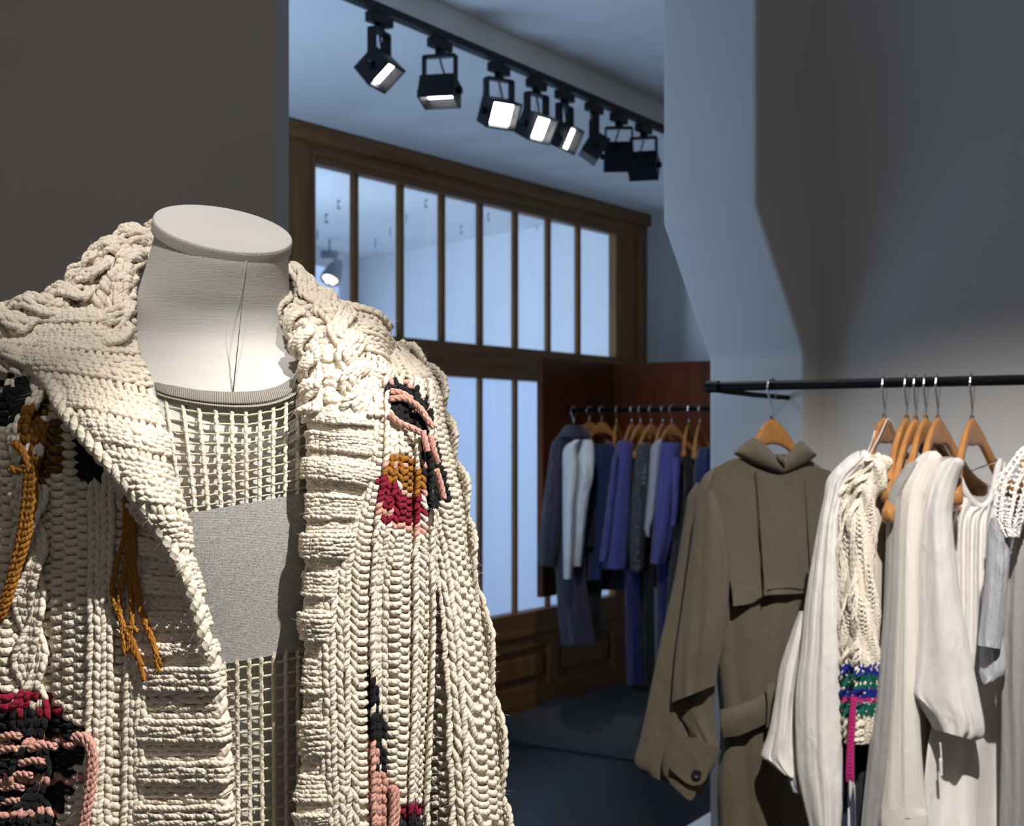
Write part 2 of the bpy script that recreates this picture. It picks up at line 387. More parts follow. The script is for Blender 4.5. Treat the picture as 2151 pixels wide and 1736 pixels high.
# ---- glazed timber partition
def build_window():
    root = empty('window_1', (*win_pt(1000), 0)); st(root)
    n2 = np.array([W[1], -W[0]])                                 # towards the viewer side
    if n2[1] > 0: n2 = -n2
    rot = np.array([[W[0], n2[0], 0], [W[1], n2[1], 0], [0, 0, 1]])
    def bar(name, a, b, z0, z1, depth, m, off=0.0, bev=0.004):
        """piece from plane coordinate a to b (metres along W)"""
        c2 = base+W*((a+b)/2)+n2*off
        return box(name, (c2[0], c2[1], (z0+z1)/2), (abs(b-a), depth, abs(z1-z0)), m, root, rot, bev)
    base = win_pt(1000)
    S = lambda px: float(np.dot(win_pt(px)-base, W))
    zt = 2.565; zin = zat(345, win_pt(650)[1]); zin = 2.435
    z_t0 = 1.765; z_t1 = 1.655      # transom: bottom of upper lights, top of lower lights
    z_sill = 0.575
    zup = 2.425
    def zz(py, px): return zat(py, win_pt(px)[1])
    zup = (zz(350, 655)+zz(487, 1272))/2; z_t0 = (zz(709, 840)+zz(750, 1272))/2
    z_t1 = (zz(792, 960)+zz(802, 1120))/2; z_sill = (zz(1300, 1013)+zz(1272, 1166))/2
    aL, aR = S(607)-1.6, S(1343)
    i0, i1 = S(648), S(1286)
    bar('frame_head', aL, aR, zup+0.03, zt, 0.09, M_wood_h)
    bar('frame_head_moulding', aL, aR, zt-0.055, zt+0.005, 0.13, M_wood_h, 0.01)
    bar('frame_inner_head', aL, aR, zup, zup+0.045, 0.06, M_wood_h, 0.0)
    bar('stile', S(607)-0.2, S(632), 0, zt, 0.10, M_wood); bar('stile', S(630), i0, 0, zt-0.06, 0.08, M_wood)
    bar('stile', i1, aR-0.06, 0, zt-0.06, 0.05, M_wood); bar('stile', aR-0.065, aR, 0, zt, 0.10, M_wood)
    bar('transom', aL, aR, z_t1, z_t0, 0.056, M_wood_h)
    bar('sill', aL, aR, z_sill-0.09, z_sill, 0.08, M_wood_h); bar('sill_moulding', aL, aR, z_sill-0.115, z_sill-0.085, 0.10, M_wood_h)
    ed = [S(q) for q in (650, 747, 843, 930, 1010, 1084, 1153, 1216, 1286)]
    pitch = ed[1]-ed[0]
    ups = []
    for k in range(8):
        a, b = ed[k]+(0.016 if k else 0), ed[k+1]-(0.016 if k < 7 else 0)
        p = bar('pane', a, b, z_t0-0.005, zup+0.005, 0.004, M_glass, -0.020, 0); ups.append((a, b))
        if k: bar('glazing_bar', ed[k]-0.017, ed[k]+0.017, z_t0, zup, 0.024, M_wood, -0.008)
    for k in range(8):
        a, b = ed[k], ed[k+1]
        bar('pane', a+0.014, b-0.014, z_sill-.005, z_t1+.005, 0.004, M_frost, -0.020, 0)
        if k: bar('glazing_bar', ed[k]-0.013, ed[k]+0.013, z_sill, z_t1, 0.024, M_wood, -0.008)
    bar('side_light_wall', aL, S(607)-0.2, 0, zt, 0.06, M_wall)
    # panelled dado
    bar('dado_backing', aL, aR, 0, z_sill-0.1, 0.03, M_wood, -0.01)
    bar('dado_rail', aL, aR, 0, 0.15, 0.06, M_wood_h); bar('dado_rail', aL, aR, z_sill-0.18, z_sill-0.1, 0.06, M_wood_h)
    for k in range(0, 9, 2):
        bar('dado_stile', ed[k]-0.05, ed[k]+0.05, 0.1, z_sill-0.12, 0.062, M_wood)
    for k in range(0, 8, 2):
        bar('dado_panel', ed[k]+0.09, ed[k+2]-0.09, 0.19, z_sill-0.22, 0.03, M_wood, 0.012, 0.008)
    # faint reversed figures left on the glass
    marks = [('2', 718, 429), ('2', 692, 458), ('1', 673, 492), ('1', 826, 486), ('1', 795, 510), ('2', 901, 427), ('1', 860, 458),
             ('2', 975, 482), ('1', 938, 505), ('2', 1032, 455), ('1', 1134, 478)]
    for ch, px, py in marks:
        c2 = win_pt(px)+n2*-0.0165
        cu = bpy.data.curves.new('pane_figure', 'FONT'); cu.body = ch; cu.size = 0.055; cu.extrude = 0.0002; cu.align_x = 'CENTER'
        cu.materials.append(M_mark)
        t = bpy.data.objects.new('pane_figure', cu); link(t)
        # reversed: x axis runs against W
        m4 = Matrix(((-W[0], 0, n2[0], c2[0]), (-W[1], 0, n2[1], c2[1]), (0, 1, 0, zat(py, c2[1])), (0, 0, 0, 1)))
        m4 = Matrix(((-W[0], 0, -n2[0], c2[0]), (-W[1], 0, -n2[1], c2[1]), (0, 1, 0, zat(py, c2[1])-0.02), (0, 0, 0, 1)))
        t.matrix_world = m4; t.parent = root; t.matrix_parent_inverse = root.matrix_world.inverted()
    return root
build_window()
# ---- room beyond the partition
zn = 2.75
nc = P(761, 544, (zn-ZC)*F/376.)[:2]; nr = P(1132, 476, (zn-ZC)*F/444.)[:2]; nl = P(652, 514, (zn-ZC)*F/406.)[:2]
rd = (nr-nc)/np.linalg.norm(nr-nc); ld = (nl-nc)/np.linalg.norm(nl-nc)
M_nwall = paint('next_room_paint', (0.72, 0.73, 0.74))
wallprism('wall_next_room', nc, nc+rd*5.2, 0.1, 0, zn, M_nwall)
# left wall of the next room has a bright window
wa = nc+ld*0.45
def on_ld(px):
    rho = (px-CX)/F; t = (rho*nc[1]-nc[0])/(ld[0]-rho*ld[1]); return nc+ld*t
g0 = on_ld(712); g1 = g0+ld*1.6
zw1 = zat(556, g0[1]+(-.4)); zw0 = 0.5
wallprism('wall_next_left', g0, nc, 0.1, 0, zn, M_nwall)
wallprism('wall_next_over_window', g1, g0, 0.1, zw1, zn, M_nwall)
wallprism('wall_next_under_window', g1, g0, 0.1, 0, zw0, M_nwall)
wallprism('wall_next_left_end', nc+ld*6.2, g1, 0.1, 0, zn, M_nwall)
wn = st(empty('window_2', (*g0, zw0)))
o = wallprism('window_pane', g1-ld*0.0, g0, 0.02, zw0, zw1, M_sky); o.parent = wn; o.matrix_parent_inverse = wn.matrix_world.inverted()
m_ = win_pt(607)-W*3.4; n_ = win_pt(1343)+W*1.0
st(prism('ceiling_next_room', [tuple(m_), tuple(n_+np.array([.8, 0])), tuple(nc+rd*3.7+np.array([.3, .6])), tuple(nc+np.array([0, .3])), tuple(nc+ld*6.3)], zn, zn+0.1, M_ceil))
st(prism('wall_over_partition', [tuple(win_pt(607)-W*2.5), tuple(win_pt(1343)), tuple(win_pt(1343)+np.array([-R[0], -R[1]])*0.05), tuple(win_pt(607)-W*2.5+np.array([-R[0], -R[1]])*0.05)], 2.56, zn, M_wall))
# lamp on its own little track in the next room
def next_lamp():
    d = 10.1; k_ = d/7.4
    c = P(697, 575, d)
    root = empty('spot_lamp', P(692, 536, d)); tag(root, 'small grey cone spot lamp with glowing bulbs seen through first pane', 'lamp')
    box('adapter', P(692, 535, d), (0.085*k_, 0.06*k_, 0.035*k_), M_shade, root, None, 0.004)
    mb = MB(); mb.tube([P(700, 540, d), P(706, 548, d), P(715, 550, d), P(716, 562, d), P(712, 572, d)], 0.008*k_, 8, 14); mb.build('arm', M_shade, root)
    ax = P(690, 598, d-0.08)-P(706, 560, d); ax /= np.linalg.norm(ax)
    u_ = np.cross(ax, [0, 1, 0]); u_ /= np.linalg.norm(u_); v_ = np.cross(ax, u_)
    c0 = P(706, 558, d); prof = [(0, .012), (0.0, .03), (.03, .042), (.075, .052), (.1, .053), (.1, .049), (.085, .046)]
    th = np.arange(24)/24*2*np.pi
    vv = np.array([[c0+ax*h*k_+r*k_*(math.cos(t)*u_+math.sin(t)*v_) for t in th] for h, r in prof])
    mesh('shade', vv.reshape(-1, 3), grid_faces(len(prof), 24, True), M_shade, root)
    for k in range(7):
        a = k*math.pi/3; r = 0.028 if k < 6 else 0
        cc = c0+ax*0.09*k_+r*k_*(math.cos(a)*u_+math.sin(a)*v_)
        sp = [(math.cos(t)*math.sin(p_), math.sin(t)*math.sin(p_), math.cos(p_)) for p_ in np.linspace(0.01, math.pi-.01, 7) for t in np.arange(10)/10*2*np.pi]
        mesh('bulb', np.array(sp)*0.0135*k_+cc, grid_faces(7, 10, True), M_bulb, root)
    mb = MB(); mb.tube([P(692, 532, d), P(692, 532, d)*[1, 1, 0]+np.array([0, 0, zn])], 0.006, 8); mb.build('drop_rod', M_shade, root)
next_lamp()

# ---- track and spot lamps of this room
def spot_fixture(px, py, aim, lit, label, dz=0.0):
    d = (2.53-ZC)*F/(HY-py)
    top = P(px, py, d)
    # snap to the track line in plan
    rho = (px-CX)/F; tA2 = tA-tn*0.012
    t = (rho*tA2[1]-tA2[0])/(tdir[0]-rho*tdir[1]); q = tA2+tdir*t
    top = np.array([q[0], q[1], 2.55])
    aim = np.array(aim, float); aim /= np.linalg.norm(aim)
    h = np.array([aim[0], aim[1], 0]); h /= np.linalg.norm(h)
    ax = np.array([-h[1], h[0], 0]); up = np.array([0, 0, 1.0])
    root = empty('track_spotlight', top); tag(root, label, 'spotlight', 'black spotlights along the ceiling track')
    rt = np.stack([np.append(tdir, 0), np.append(tn, 0), up], 1)
    box('adapter', top+[0, 0, -0.018], (0.10, 0.03, 0.03), M_lampblk, root, rt, 0.004)
    mb = MB(); mb.tube([top+[0, 0, -.03], top+[0, 0, -.048]], 0.015, 12); mb.build('swivel', M_lampblk, root)
    yr = np.stack([ax, h, up], 1); wy = 0.098; z1 = -0.052; ha = 0.118
    box('yoke_bar', top+[0, 0, z1], (wy, 0.026, 0.008), M_lampblk, root, yr)
    for s in (-1, 1):
        box('yoke_arm', top+ax*s*(wy/2)+[0, 0, z1-ha/2], (0.008, 0.026, ha), M_lampblk, root, yr)
    hc = top+np.array([0, 0, z1-ha+0.012])
    u2 = np.cross(aim, ax)
    hr = np.stack([ax, u2, aim], 1)
    hw, hd = 0.114, 0.072
    # open-fronted housing
    hx, hy = hw/2-0.0, 0.045
    outer = [(-hx, -hy), (hx, -hy), (hx, hy), (-hx, hy)]; ix, iy = hx-.007, hy-.007
    inner = [(-ix, -iy), (ix, -iy), (ix, iy), (-ix, iy)]
    vv = [(x*.94, y*.94, -hd/2) for x, y in outer]+[(x, y, hd/2) for x, y in outer]+[(x, y, hd/2) for x, y in inner]+[(x*.9, y*.9, hd/2-.036) for x, y in inner]
    ff = [(3, 2, 1, 0)]
    for k in range(3):
        for i in range(4): ff.append((k*4+i, k*4+(i+1) % 4, k*4+4+(i+1) % 4, k*4+4+i))
    vv = np.array(vv)@hr.T+hc
    hd_o = mesh('head', vv, ff, M_lampblk, root, False)
    box('lens', hc+aim*(hd/2-.032), (hx*1.55, hy*1.55, 0.004), M_lens if lit else M_lensoff, root, hr)
    for s in (-1, 1):
        mb = MB(); mb.tube([hc+ax*s*(hx-.004), hc+ax*s*(hx+.012)], 0.011, 10); mb.build('pivot_knob', M_lampblk, root)
    mb = MB(); mb.tube([top+[0, 0, -.06], top+ax*.012+[0, 0, -.10], top+ax*.03-h*.02+[0, 0, -.15], hc-aim*.03+ax*.02], 0.0035, 6, 14); mb.build('cable', M_lampblk, root)
    if lit:
        l = bpy.data.lights.new('lamp_beam', 'SPOT'); l.energy = 9; l.spot_size = math.radians(60); l.spot_blend = .6; l.shadow_soft_size = .04; l.color = (1, .96, .9)
        lo = bpy.data.objects.new('lamp_beam', l); COL.objects.link(lo); lo.location = hc+aim*0.045
        lo.rotation_euler = Vector(aim).to_track_quat('-Z', 'Y').to_euler()
    return root
o = mesh('light_track', *(lambda a, b: (np.array([[*(a+tn*s), z] for s in (-.028, .004) for z in (2.552, 2.574)]+[[*(b+tn*s), z] for s in (-.028, .004) for z in (2.552, 2.574)]),
     [(0, 1, 3, 2), (4, 6, 7, 5), (0, 4, 5, 1), (2, 3, 7, 6), (0, 2, 6, 4), (1, 5, 7, 3)]))(tA-tdir*1.2, tB+tdir*0.6), M_lampblk, None, False)
tag(o, 'thin black light track along the edge of the lower ceiling', 'light track')
fx = [(797, 21, (.62, -.22, -.72), 1, 'lit black spotlight at the left end of the ceiling track, turned right'),
      (924, 79, (-.05, -.22, -.97), 1, 'second spotlight from the left, its square yoke facing out and lamp pointing down'),
      (1048, 131, (.50, -.72, -.42), 1, 'third spotlight from the left on the track, lit face turned outwards'),
      (1127, 162, (.66, -.56, -.45), 1, 'fourth spotlight from the left on the track, bright square face'),
      (1186, 186, (.80, -.38, -.42), 1, 'fifth spotlight from the left on the track, narrow lit face seen edge-on'),
      (1248, 210, (.80, .05, -.50), 0, 'unlit narrow spotlight sixth along the track, seen from its side'),
      (1300, 232, (.05, .75, -.55), 0, 'unlit spotlight with open yoke, last but one on the track'),
      (1352, 256, (.22, .80, -.50), 0, 'unlit spotlight at the right end of the track beside the flue')]
for a in fx: spot_fixture(*a)

# ---- mahogany screen behind the far rail
scr = empty('wood_screen', (*P(1140, 750, 6.3)[:2], 0)); tag(scr, 'dark mahogany two-leaf panel screen behind the far clothes rail', 'screen')
s0 = np.array([(1140-CX)/F*6.3, 6.3]); s1 = s0+W*0.627
zt_, zb_ = 1.703, 0.645
def leaf(name, a, b, th, z0, z1, m):
    d = (b-a)/np.linalg.norm(b-a); n = np.array([-d[1], d[0]])
    return prism(name, [tuple(a), tuple(b), tuple(b+n*th), tuple(a+n*th)], z0, z1, m, scr)
leaf('side_leaf', s0, s1, 0.03, zb_, zt_, M_screen); leaf('back_leaf', s1-W*.0, s1+R*1.3, 0.03, zb_, zt_, M_screen)
for q in (s1-W*.05,):
    for z in (0.8, 1.55):
        mb = MB(); mb.tube([[*(q-R*0.02), z], [*(q-R*0.36), z]], 0.012, 10); mb.build('wall_bracket', M_black, scr)

# ---- rugged floor covering and a paper bag
def rug():
    n = 60; m = 14; a = win_pt(960); b = win_pt(1290); nn = -np.array([-R[0], -R[1]])
    vv = []
    for j in range(m):
        for i in range(n):
            t = i/(n-1); q = a+(b-a)*t
            off = 0.05+(1.5*(1-t)+.45*t)*(j/(m-1))
            rid = math.exp(-((j-0.6)/1.3)**2)*(0.03+0.055*(0.5+0.5*math.sin(t*17+.5*math.sin(t*41)))*(.4+.6*math.sin(t*6+1)**2))
            p = q+R*off*1.0
            vv.append((p[0], p[1], 0.008+rid))
    vv = np.array(vv); f_ = grid_faces(m, n); lo = vv.copy(); lo[:, 2] = 0.002
    nb = len(vv)
    o = mesh('rug', np.concatenate([vv, lo]), np.concatenate([f_, f_[:, ::-1]+nb]), M_rug)
    tag(o, 'dark grey floor covering rucked up at the foot of the panelled partition', 'rug')
rug()
def bag():
    c = P(1500, 1725, 4.9); root = empty('paper_bag', (c[0], c[1], 0)); tag(root, 'white paper bag with red print on the floor behind the flue', 'bag')
    zt = 0.03+0.30
    d = 3.95; c = P(1478, 1725, d)
    root.location = (c[0], c[1], 0)
    bpy.context.view_layer.update()
    a = 0.35; rt = np.array([[math.cos(a), -math.sin(a), 0], [math.sin(a), math.cos(a), 0], [0, 0, 1]])
    z = zat(1704, d)
    w, t = 0.17, 0.09
    vv = []
    for zz_, k in ((0, 1), (z*.5, 1.02), (z, 1.0)):
        for x, y in ((-w/2, -t/2), (0, -t/2*.9), (w/2, -t/2), (w/2, 0), (w/2, t/2), (0, t/2), (-w/2, t/2), (-w/2, 0)): vv.append((x*k, y*(k if x else k*.96), zz_))
    vv = np.array(vv); vv[:, 2] -= np.where(vv[:, 2] > .2, (w/2-vv[:, 0])*.45, 0)
    vv = vv@rt.T+[c[0], c[1], 0]
    mesh('bag_body', vv, grid_faces(3, 8, True), M_paper, root, False)
    mesh('folded_top', np.array([(-w/2, -t/2, z-.45*w), (w/2, -t/2, z), (w/2, t/2, z), (-w/2, t/2, z-.45*w), (0, 0, z-.225*w+.012)])@rt.T+[c[0], c[1], 0], [(0, 1, 4), (1, 2, 4), (2, 3, 4), (3, 0, 4)], M_paper, root, False)
    for k, (x, s_) in enumerate(((.05, .03), (.03, .02), (.06, .015))):
        box('red_print', np.array([x, -t/2-.001, z-.016-.45*(w/2-x)-.016*k])@rt.T+[c[0], c[1], 0], (s_, .002, .02), M_red, root, rt)
bag()
# ------------------------------------------------------------------ hanging things
class Frame:
    def __init__(s, B, h):
        s.B = np.asarray(B, float); s.h = np.asarray(h, float)/np.linalg.norm(h)
        n = np.array([s.h[1], -s.h[0]])
        s.n = n if np.dot(n, s.B) < 0 else -n                     # towards the viewer
    def pt(s, px, py, t=0.0):
        px = np.asarray(px, float); rho = (px-CX)/F
        q0 = s.B[0]+np.asarray(t)*s.n[0]; q1 = s.B[1]+np.asarray(t)*s.n[1]
        k = (rho*q1-q0)/(s.h[0]-rho*s.h[1])
        x = q0+k*s.h[0]; y = q1+k*s.h[1]
        return np.stack(np.broadcast_arrays(x, y, ZC+(HY-np.asarray(py, float))/F*y), -1)
def slab(name, fr, rows, T, material, parent, t0=0.0, fold=None, M=44, Nn=26, power=0.6, skew=None, topcap=True, thick=0.0):
    """cloth tube: rows of (py, left px, right px[, skew of the hem]); front bulges to the viewer"""
    rows = [tuple(r)+(0,)*(4-len(r)) for r in rows]
    r = np.array(rows, float)
    rr = cr(r, M)
    u = np.linspace(-1, 1, Nn)
    v = np.linspace(0, 1, M)
    U, V = np.meshgrid(u, v)
    ww = (rr[:, 2]-rr[:, 1])[:, None]/2
    px = (rr[:, 1]+rr[:, 2])[:, None]/2+ww*U
    py = rr[:, 0][:, None]+rr[:, 3][:, None]*U
    prof = np.clip(1-U**2, 0, 1)**power
    Tn = T*prof
    fo = fold(U, V)*(1-U**6) if fold is not None else 0
    front = fr.pt(px, py, t0+Tn+fo)
    bk = fr.pt(px, py, t0)
    back = bk.copy(); back[..., 0] -= (Tn*0.8-fo*.5)*fr.n[0]; back[..., 1] -= (Tn*0.8-fo*.5)*fr.n[1]
    ring = np.concatenate([front, back[:, ::-1][:, 1:-1]], 1)
    vv = ring.reshape(-1, 3); n2 = ring.shape[1]
    ff = grid_faces(M, n2, True)
    o = mesh(name, vv, ff, material, parent)
    return o, front
def folds(k=3.0, a=0.006, skew=0.6, ph=0.0, k2=7.3, a2=0.002, grow=True):
    rg = np.random.default_rng(int(abs(k*71+a*9000+skew*13+ph*37+k2*5)))
    cre = [(rg.uniform(-.9, .9), rg.uniform(-.7, .7), rg.uniform(0, .8), rg.uniform(.25, .7), rg.uniform(.05, .12), rg.choice([-1, 1])*rg.uniform(.5, 1.1)) for _ in range(9)]
    def f(U, V):
        g = (0.35+0.65*V) if grow else 1.0
        w = np.sin(k*U+skew*3*V+ph)
        o = g*(a*np.sign(w)*np.abs(w)**.8+a2*np.sin(k2*U-skew*4*V+2*ph+np.sin(5*V)))
        for u0, du, v0, lv, wd, am in cre:                      # soft creases that start and end
            c = u0+du*(V-v0)
            o = o+am*a*.75*np.exp(-((U-c)/wd)**2)*np.exp(-((V-v0-lv/2)/(lv*.5))**2)
        return o
    return f
def hanger(name, B, h, zr, ztop, label, group, parent_hook=True, half=0.205, drop=0.13, bar=False, rail_r=0.0095, bulb=0.024):
    B = np.asarray(B, float); h = np.asarray(h, float)/np.linalg.norm(h)
    n = np.array([h[1], -h[0]])
    root = empty(name, (B[0], B[1], ztop)); tag(root, label, 'hanger', group)
    K = 57; s = half*np.sin(np.linspace(-1, 1, K)*np.pi/2); a = np.abs(s)/half
    hh = 0.026+0.026*np.exp(-(s/0.038)**2)+0.007*np.exp(-((a-.93)/.1)**2); tt = 0.011+bulb*a**3
    top = ztop-drop*(0.62*np.sin(np.pi/2*np.clip(a*1.04, 0, 1))**2+0.38*a*(1-0.6*np.exp(-(a/.15)**2)))
    endt = np.sqrt(np.clip(1-np.clip((a-.88)/.12, 0, 1)**2, 0, 1))
    hh = hh*(0.12+0.88*endt); tt = tt*(0.12+0.88*endt)
    S_ = 14; th = np.arange(S_)/S_*2*np.pi
    sup = lambda q, p: np.sign(q)*np.abs(q)**p
    ct, sn = sup(np.cos(th), .6), sup(np.sin(th), .6)
    curve = 0.030*a**2
    vv = []
    for i in range(K):
        zc = top[i]-hh[i]/2
        for j in range(S_):
            t = tt[i]/2*ct[j]+curve[i]; p = B+h*s[i]+n*t
            vv.append((p[0], p[1], zc+hh[i]/2*sn[j]))
    mb = MB(); mb.add(np.array(vv), grid_faces(K, S_, True))
    for e in (0, K-1):
        c = np.mean(np.array(vv)[e*S_:(e+1)*S_], 0); base = mb.n
        mb.add(np.concatenate([[c], np.array(vv)[e*S_:(e+1)*S_]]), np.stack([np.arange(S_)+1, np.roll(np.arange(S_)+1, -1), np.zeros(S_, int), np.zeros(S_, int)], 1))
    mb.build('shoulder_arms', M_hang, root)
    L = lambda ss, z: np.array([B[0]+h[0]*ss, B[1]+h[1]*ss, z])
    rr_ = rail_r+0.0035
    pts = [L(0, ztop-.012), L(0, ztop+.012), L(-.001, ztop+.022), L(-.007, (ztop+.022)*.5+(zr-.012)*.5), L(-rr_-.001, zr-.008)]
    pts += [L(rr_*math.cos(t), zr+rr_*math.sin(t)) for t in np.linspace(math.pi, -0.3, 9)]
    mb = MB(); mb.tube(pts, 0.0021, 8, 48); mb.build('hook', M_chrome, root)
    mb = MB(); mb.tube([L(0, ztop-.002), L(0, ztop+.006)], 0.0045, 10); mb.build('ferrule', M_chrome, root)
    if bar:
        zb = ztop-drop-0.035
        mb = MB(); mb.tube([L(-half*.86, zb+.035), L(-half*.8, zb+.004), L(-half*.7, zb), L(half*.7, zb), L(half*.8, zb+.004), L(half*.86, zb+.035)], 0.0055, 10, 40); mb.build('trouser_bar', M_hang, root)
    return root

# ---- near rail
NR0 = np.array([(1488-CX)/F*3.0, 3.0]); ZR = zat(813, 3.0)
def nrail(px):
    rho = (px-CX)/F; t = (rho*NR0[1]-NR0[0])/(R[0]-rho*R[1]); return NR0+R*t
rail = empty('clothes_rail', (*NR0, ZR)); tag(rail, 'black steel clothes rail in front of the white flue, carrying pale garments', 'clothes rail')
mb = MB(); a = NR0; b = NR0+R*1.5; mb.tube([[*a, ZR], [*b, ZR]], 0.0098, 20); mb.build('bar', M_black, rail)
mb = MB(); q = NR0+R*0.0; mb.tube([[*(q-R*.002), ZR], [*(q+R*.025), ZR]], 0.0125, 20); mb.build('end_collar', M_black, rail)
br = NR0+R*0.012
mb = MB(); mb.tube([[*br, ZR-.006], [*(br+W*.2), ZR-.012], [*(br+W*0.40), ZR-.014]], 0.006, 10); mb.build('wall_bracket', M_black, rail)
NG = 'wooden hangers on the near rail'
H = {}
M_khaki = cloth('khaki_cotton', (0.108, 0.086, 0.053), 1500, 0.7, wrinkle=0.30, var=0.12)
M_white = cloth('white_viscose', (0.78, 0.752, 0.715), 2200, 0.3, wrinkle=0.18, var=0.03)
M_blouse = cloth('white_linen_blouse', (0.76, 0.72, 0.69), 1500, 0.6, wrinkle=0.22, var=0.04)
M_cream = cloth('cream_knit', (0.78, 0.73, 0.66), 900, 0.8, wrinkle=0.10, var=0.04)
M_grey = cloth('grey_jersey', (0.40, 0.39, 0.38), 1400, 0.7, wrinkle=0.25, melange=(0.26, 0.255, 0.25))
M_grey2 = cloth('grey_sweat', (0.46, 0.47, 0.50), 1000, 0.6, wrinkle=0.3, melange=(0.30, 0.31, 0.33))
M_olive = cloth('olive_cotton', (0.16, 0.135, 0.065), 1500, 0.6, wrinkle=0.4)
M_button = mat('dark_button', (0.012, 0.012, 0.014), 0.35)

def nh(px, label, ang=None, py=878, **kw):
    B = nrail(px); h = W if ang is None else np.array([math.cos(ang), math.sin(ang)])
    zt = zat(py, B[1]); o = hanger('clothes_hanger', B, h, ZR, zt, label, NG, **kw); return B, o
nh(1622, 'wooden hanger inside the collar of the khaki coat', 0.62, 880, drop=0.16, half=0.17)
nh(1858, 'wooden hanger with thin white ribbon loops, carrying the white shirt', None, 877)
nh(1905, 'wooden hanger poking from the cream cable knit jumper', None, 878)
nh(1924, 'wooden hanger with its bare rounded arm end showing, no garment on the arm', None, 880, half=0.25, drop=0.165, bulb=0.018)
nh(1945, 'wooden hanger of the grey cardigan, tight behind the bare-armed hanger', None, 878)
nh(1970, 'wooden hanger of the cream jumper, two to the left of the rail end', None, 878)
nh(2042, 'wooden hanger with trouser bar carrying the white round-neck blouse', None, 880, bar=True)
nh(2176, 'wooden hanger at the right edge carrying the grey crochet-shoulder top', None, 872)

def sleeve_frame(px, s=-0.2, off=0.0):
    B = nrail(px)+W*s+R*off; return Frame(B, R)
# ribbon loops on the shirt hanger
def ribbon():
    B = nrail(1858)
    fr = Frame(B+W*-0.1-R*-0.004, R)
    root = None
    return fr
# white shirt
root = empty('white_shirt', (*nrail(1858), 0.9)); tag(root, 'long white shirt with wide loose cuff, first pale garment after the coat', 'shirt')
fr = sleeve_frame(1858, -0.20)
slab('sleeve', fr, [(948, 1800, 1818), (965, 1775, 1832), (1005, 1738, 1792), (1050, 1729, 1774), (1105, 1717, 1764), (1260, 1691, 1767), (1360, 1682, 1769), (1462, 1670, 1770), (1600, 1673, 1770), (1663, 1682, 1772), (1740, 1700, 1766), (1850, 1722, 1760)],
     0.030, M_white, root, fold=folds(3.4, .006, .25, .5, 9, .0025), M=90, Nn=44)
slab('loose_cuff', fr, [(1285, 1678, 1692), (1340, 1658, 1688), (1404, 1637, 1680), (1480, 1625, 1670), (1540, 1613, 1668), (1589, 1597, 1672), (1612, 1612, 1674, 12), (1632, 1640, 1676, 8)],
     0.022, M_white, root, t0=-0.03, fold=folds(2.6, .006, .4, 1.5, 8, .003), M=60, Nn=36)
slab('cuff_lining', fr, [(1630, 1655, 1678), (1650, 1657, 1682, 4), (1667, 1664, 1682, 3)], 0.012, M_grey2, root, t0=-0.03, fold=folds(8, .004, .5), M=16, Nn=20)
slab('body', Frame(nrail(1858), W), [(962, 1812, 1888), (1010, 1795, 1900), (1200, 1785, 1905), (1500, 1782, 1905), (1850, 1780, 1910)], 0.012, M_white, root, fold=folds(4, .004), M=40, Nn=24)
mb = MB()
frr = Frame(nrail(1858)+R*0.012, W)
mb.tube([frr.pt(1863, 880), frr.pt(1848, 915), frr.pt(1824, 960)], 0.0013, 6, 12); mb.tube([frr.pt(1838, 905), frr.pt(1832, 925), frr.pt(1820, 958)], 0.0013, 6, 12); mb.tube([frr.pt(1866, 880), frr.pt(1874, 890), frr.pt(1880, 905)], 0.0013, 6, 8)
mb.build('hanging_ribbon', M_white, root)
# olive trousers on the bare hanger
root = empty('olive_trousers', (*nrail(1924), 0.9)); tag(root, 'olive cotton trousers hanging low between cable jumper and grey cardigan', 'trousers')
slab('leg_front', sleeve_frame(1916, -0.10), [(1066, 1836, 1885), (1110, 1834, 1882), (1146, 1834, 1880), (1260, 1838, 1878), (1400, 1838, 1878), (1600, 1836, 1872), (1850, 1836, 1866)], 0.012, M_olive, root, fold=folds(3, .003), M=40, Nn=20)
slab('waistband', sleeve_frame(1916, -0.11), [(1104, 1833, 1884), (1120, 1833, 1884), (1146, 1832, 1882)], 0.014, M_olive, root, M=10, Nn=20)
# grey cardigan
root = empty('grey_cardigan', (*nrail(1945), 0.9)); tag(root, 'long plain grey cardigan in a narrow strip beside the cream jumper', 'cardigan')
slab('sleeve', sleeve_frame(1945, -0.2), [(970, 1914, 1932), (990, 1893, 1928), (1036, 1866, 1900), (1077, 1862, 1894), (1260, 1856, 1888), (1370, 1848, 1880), (1493, 1834, 1874), (1632, 1818, 1864), (1736, 1808, 1848), (1850, 1800, 1838)], 0.018, M_grey, root, fold=folds(2.4, .002, .2), M=70, Nn=26)
slab('body', Frame(nrail(1945), W), [(975, 1905, 1975), (1050, 1885, 1985), (1400, 1880, 1985), (1850, 1878, 1985)], 0.010, M_grey, root, fold=folds(4, .003), M=30, Nn=20)
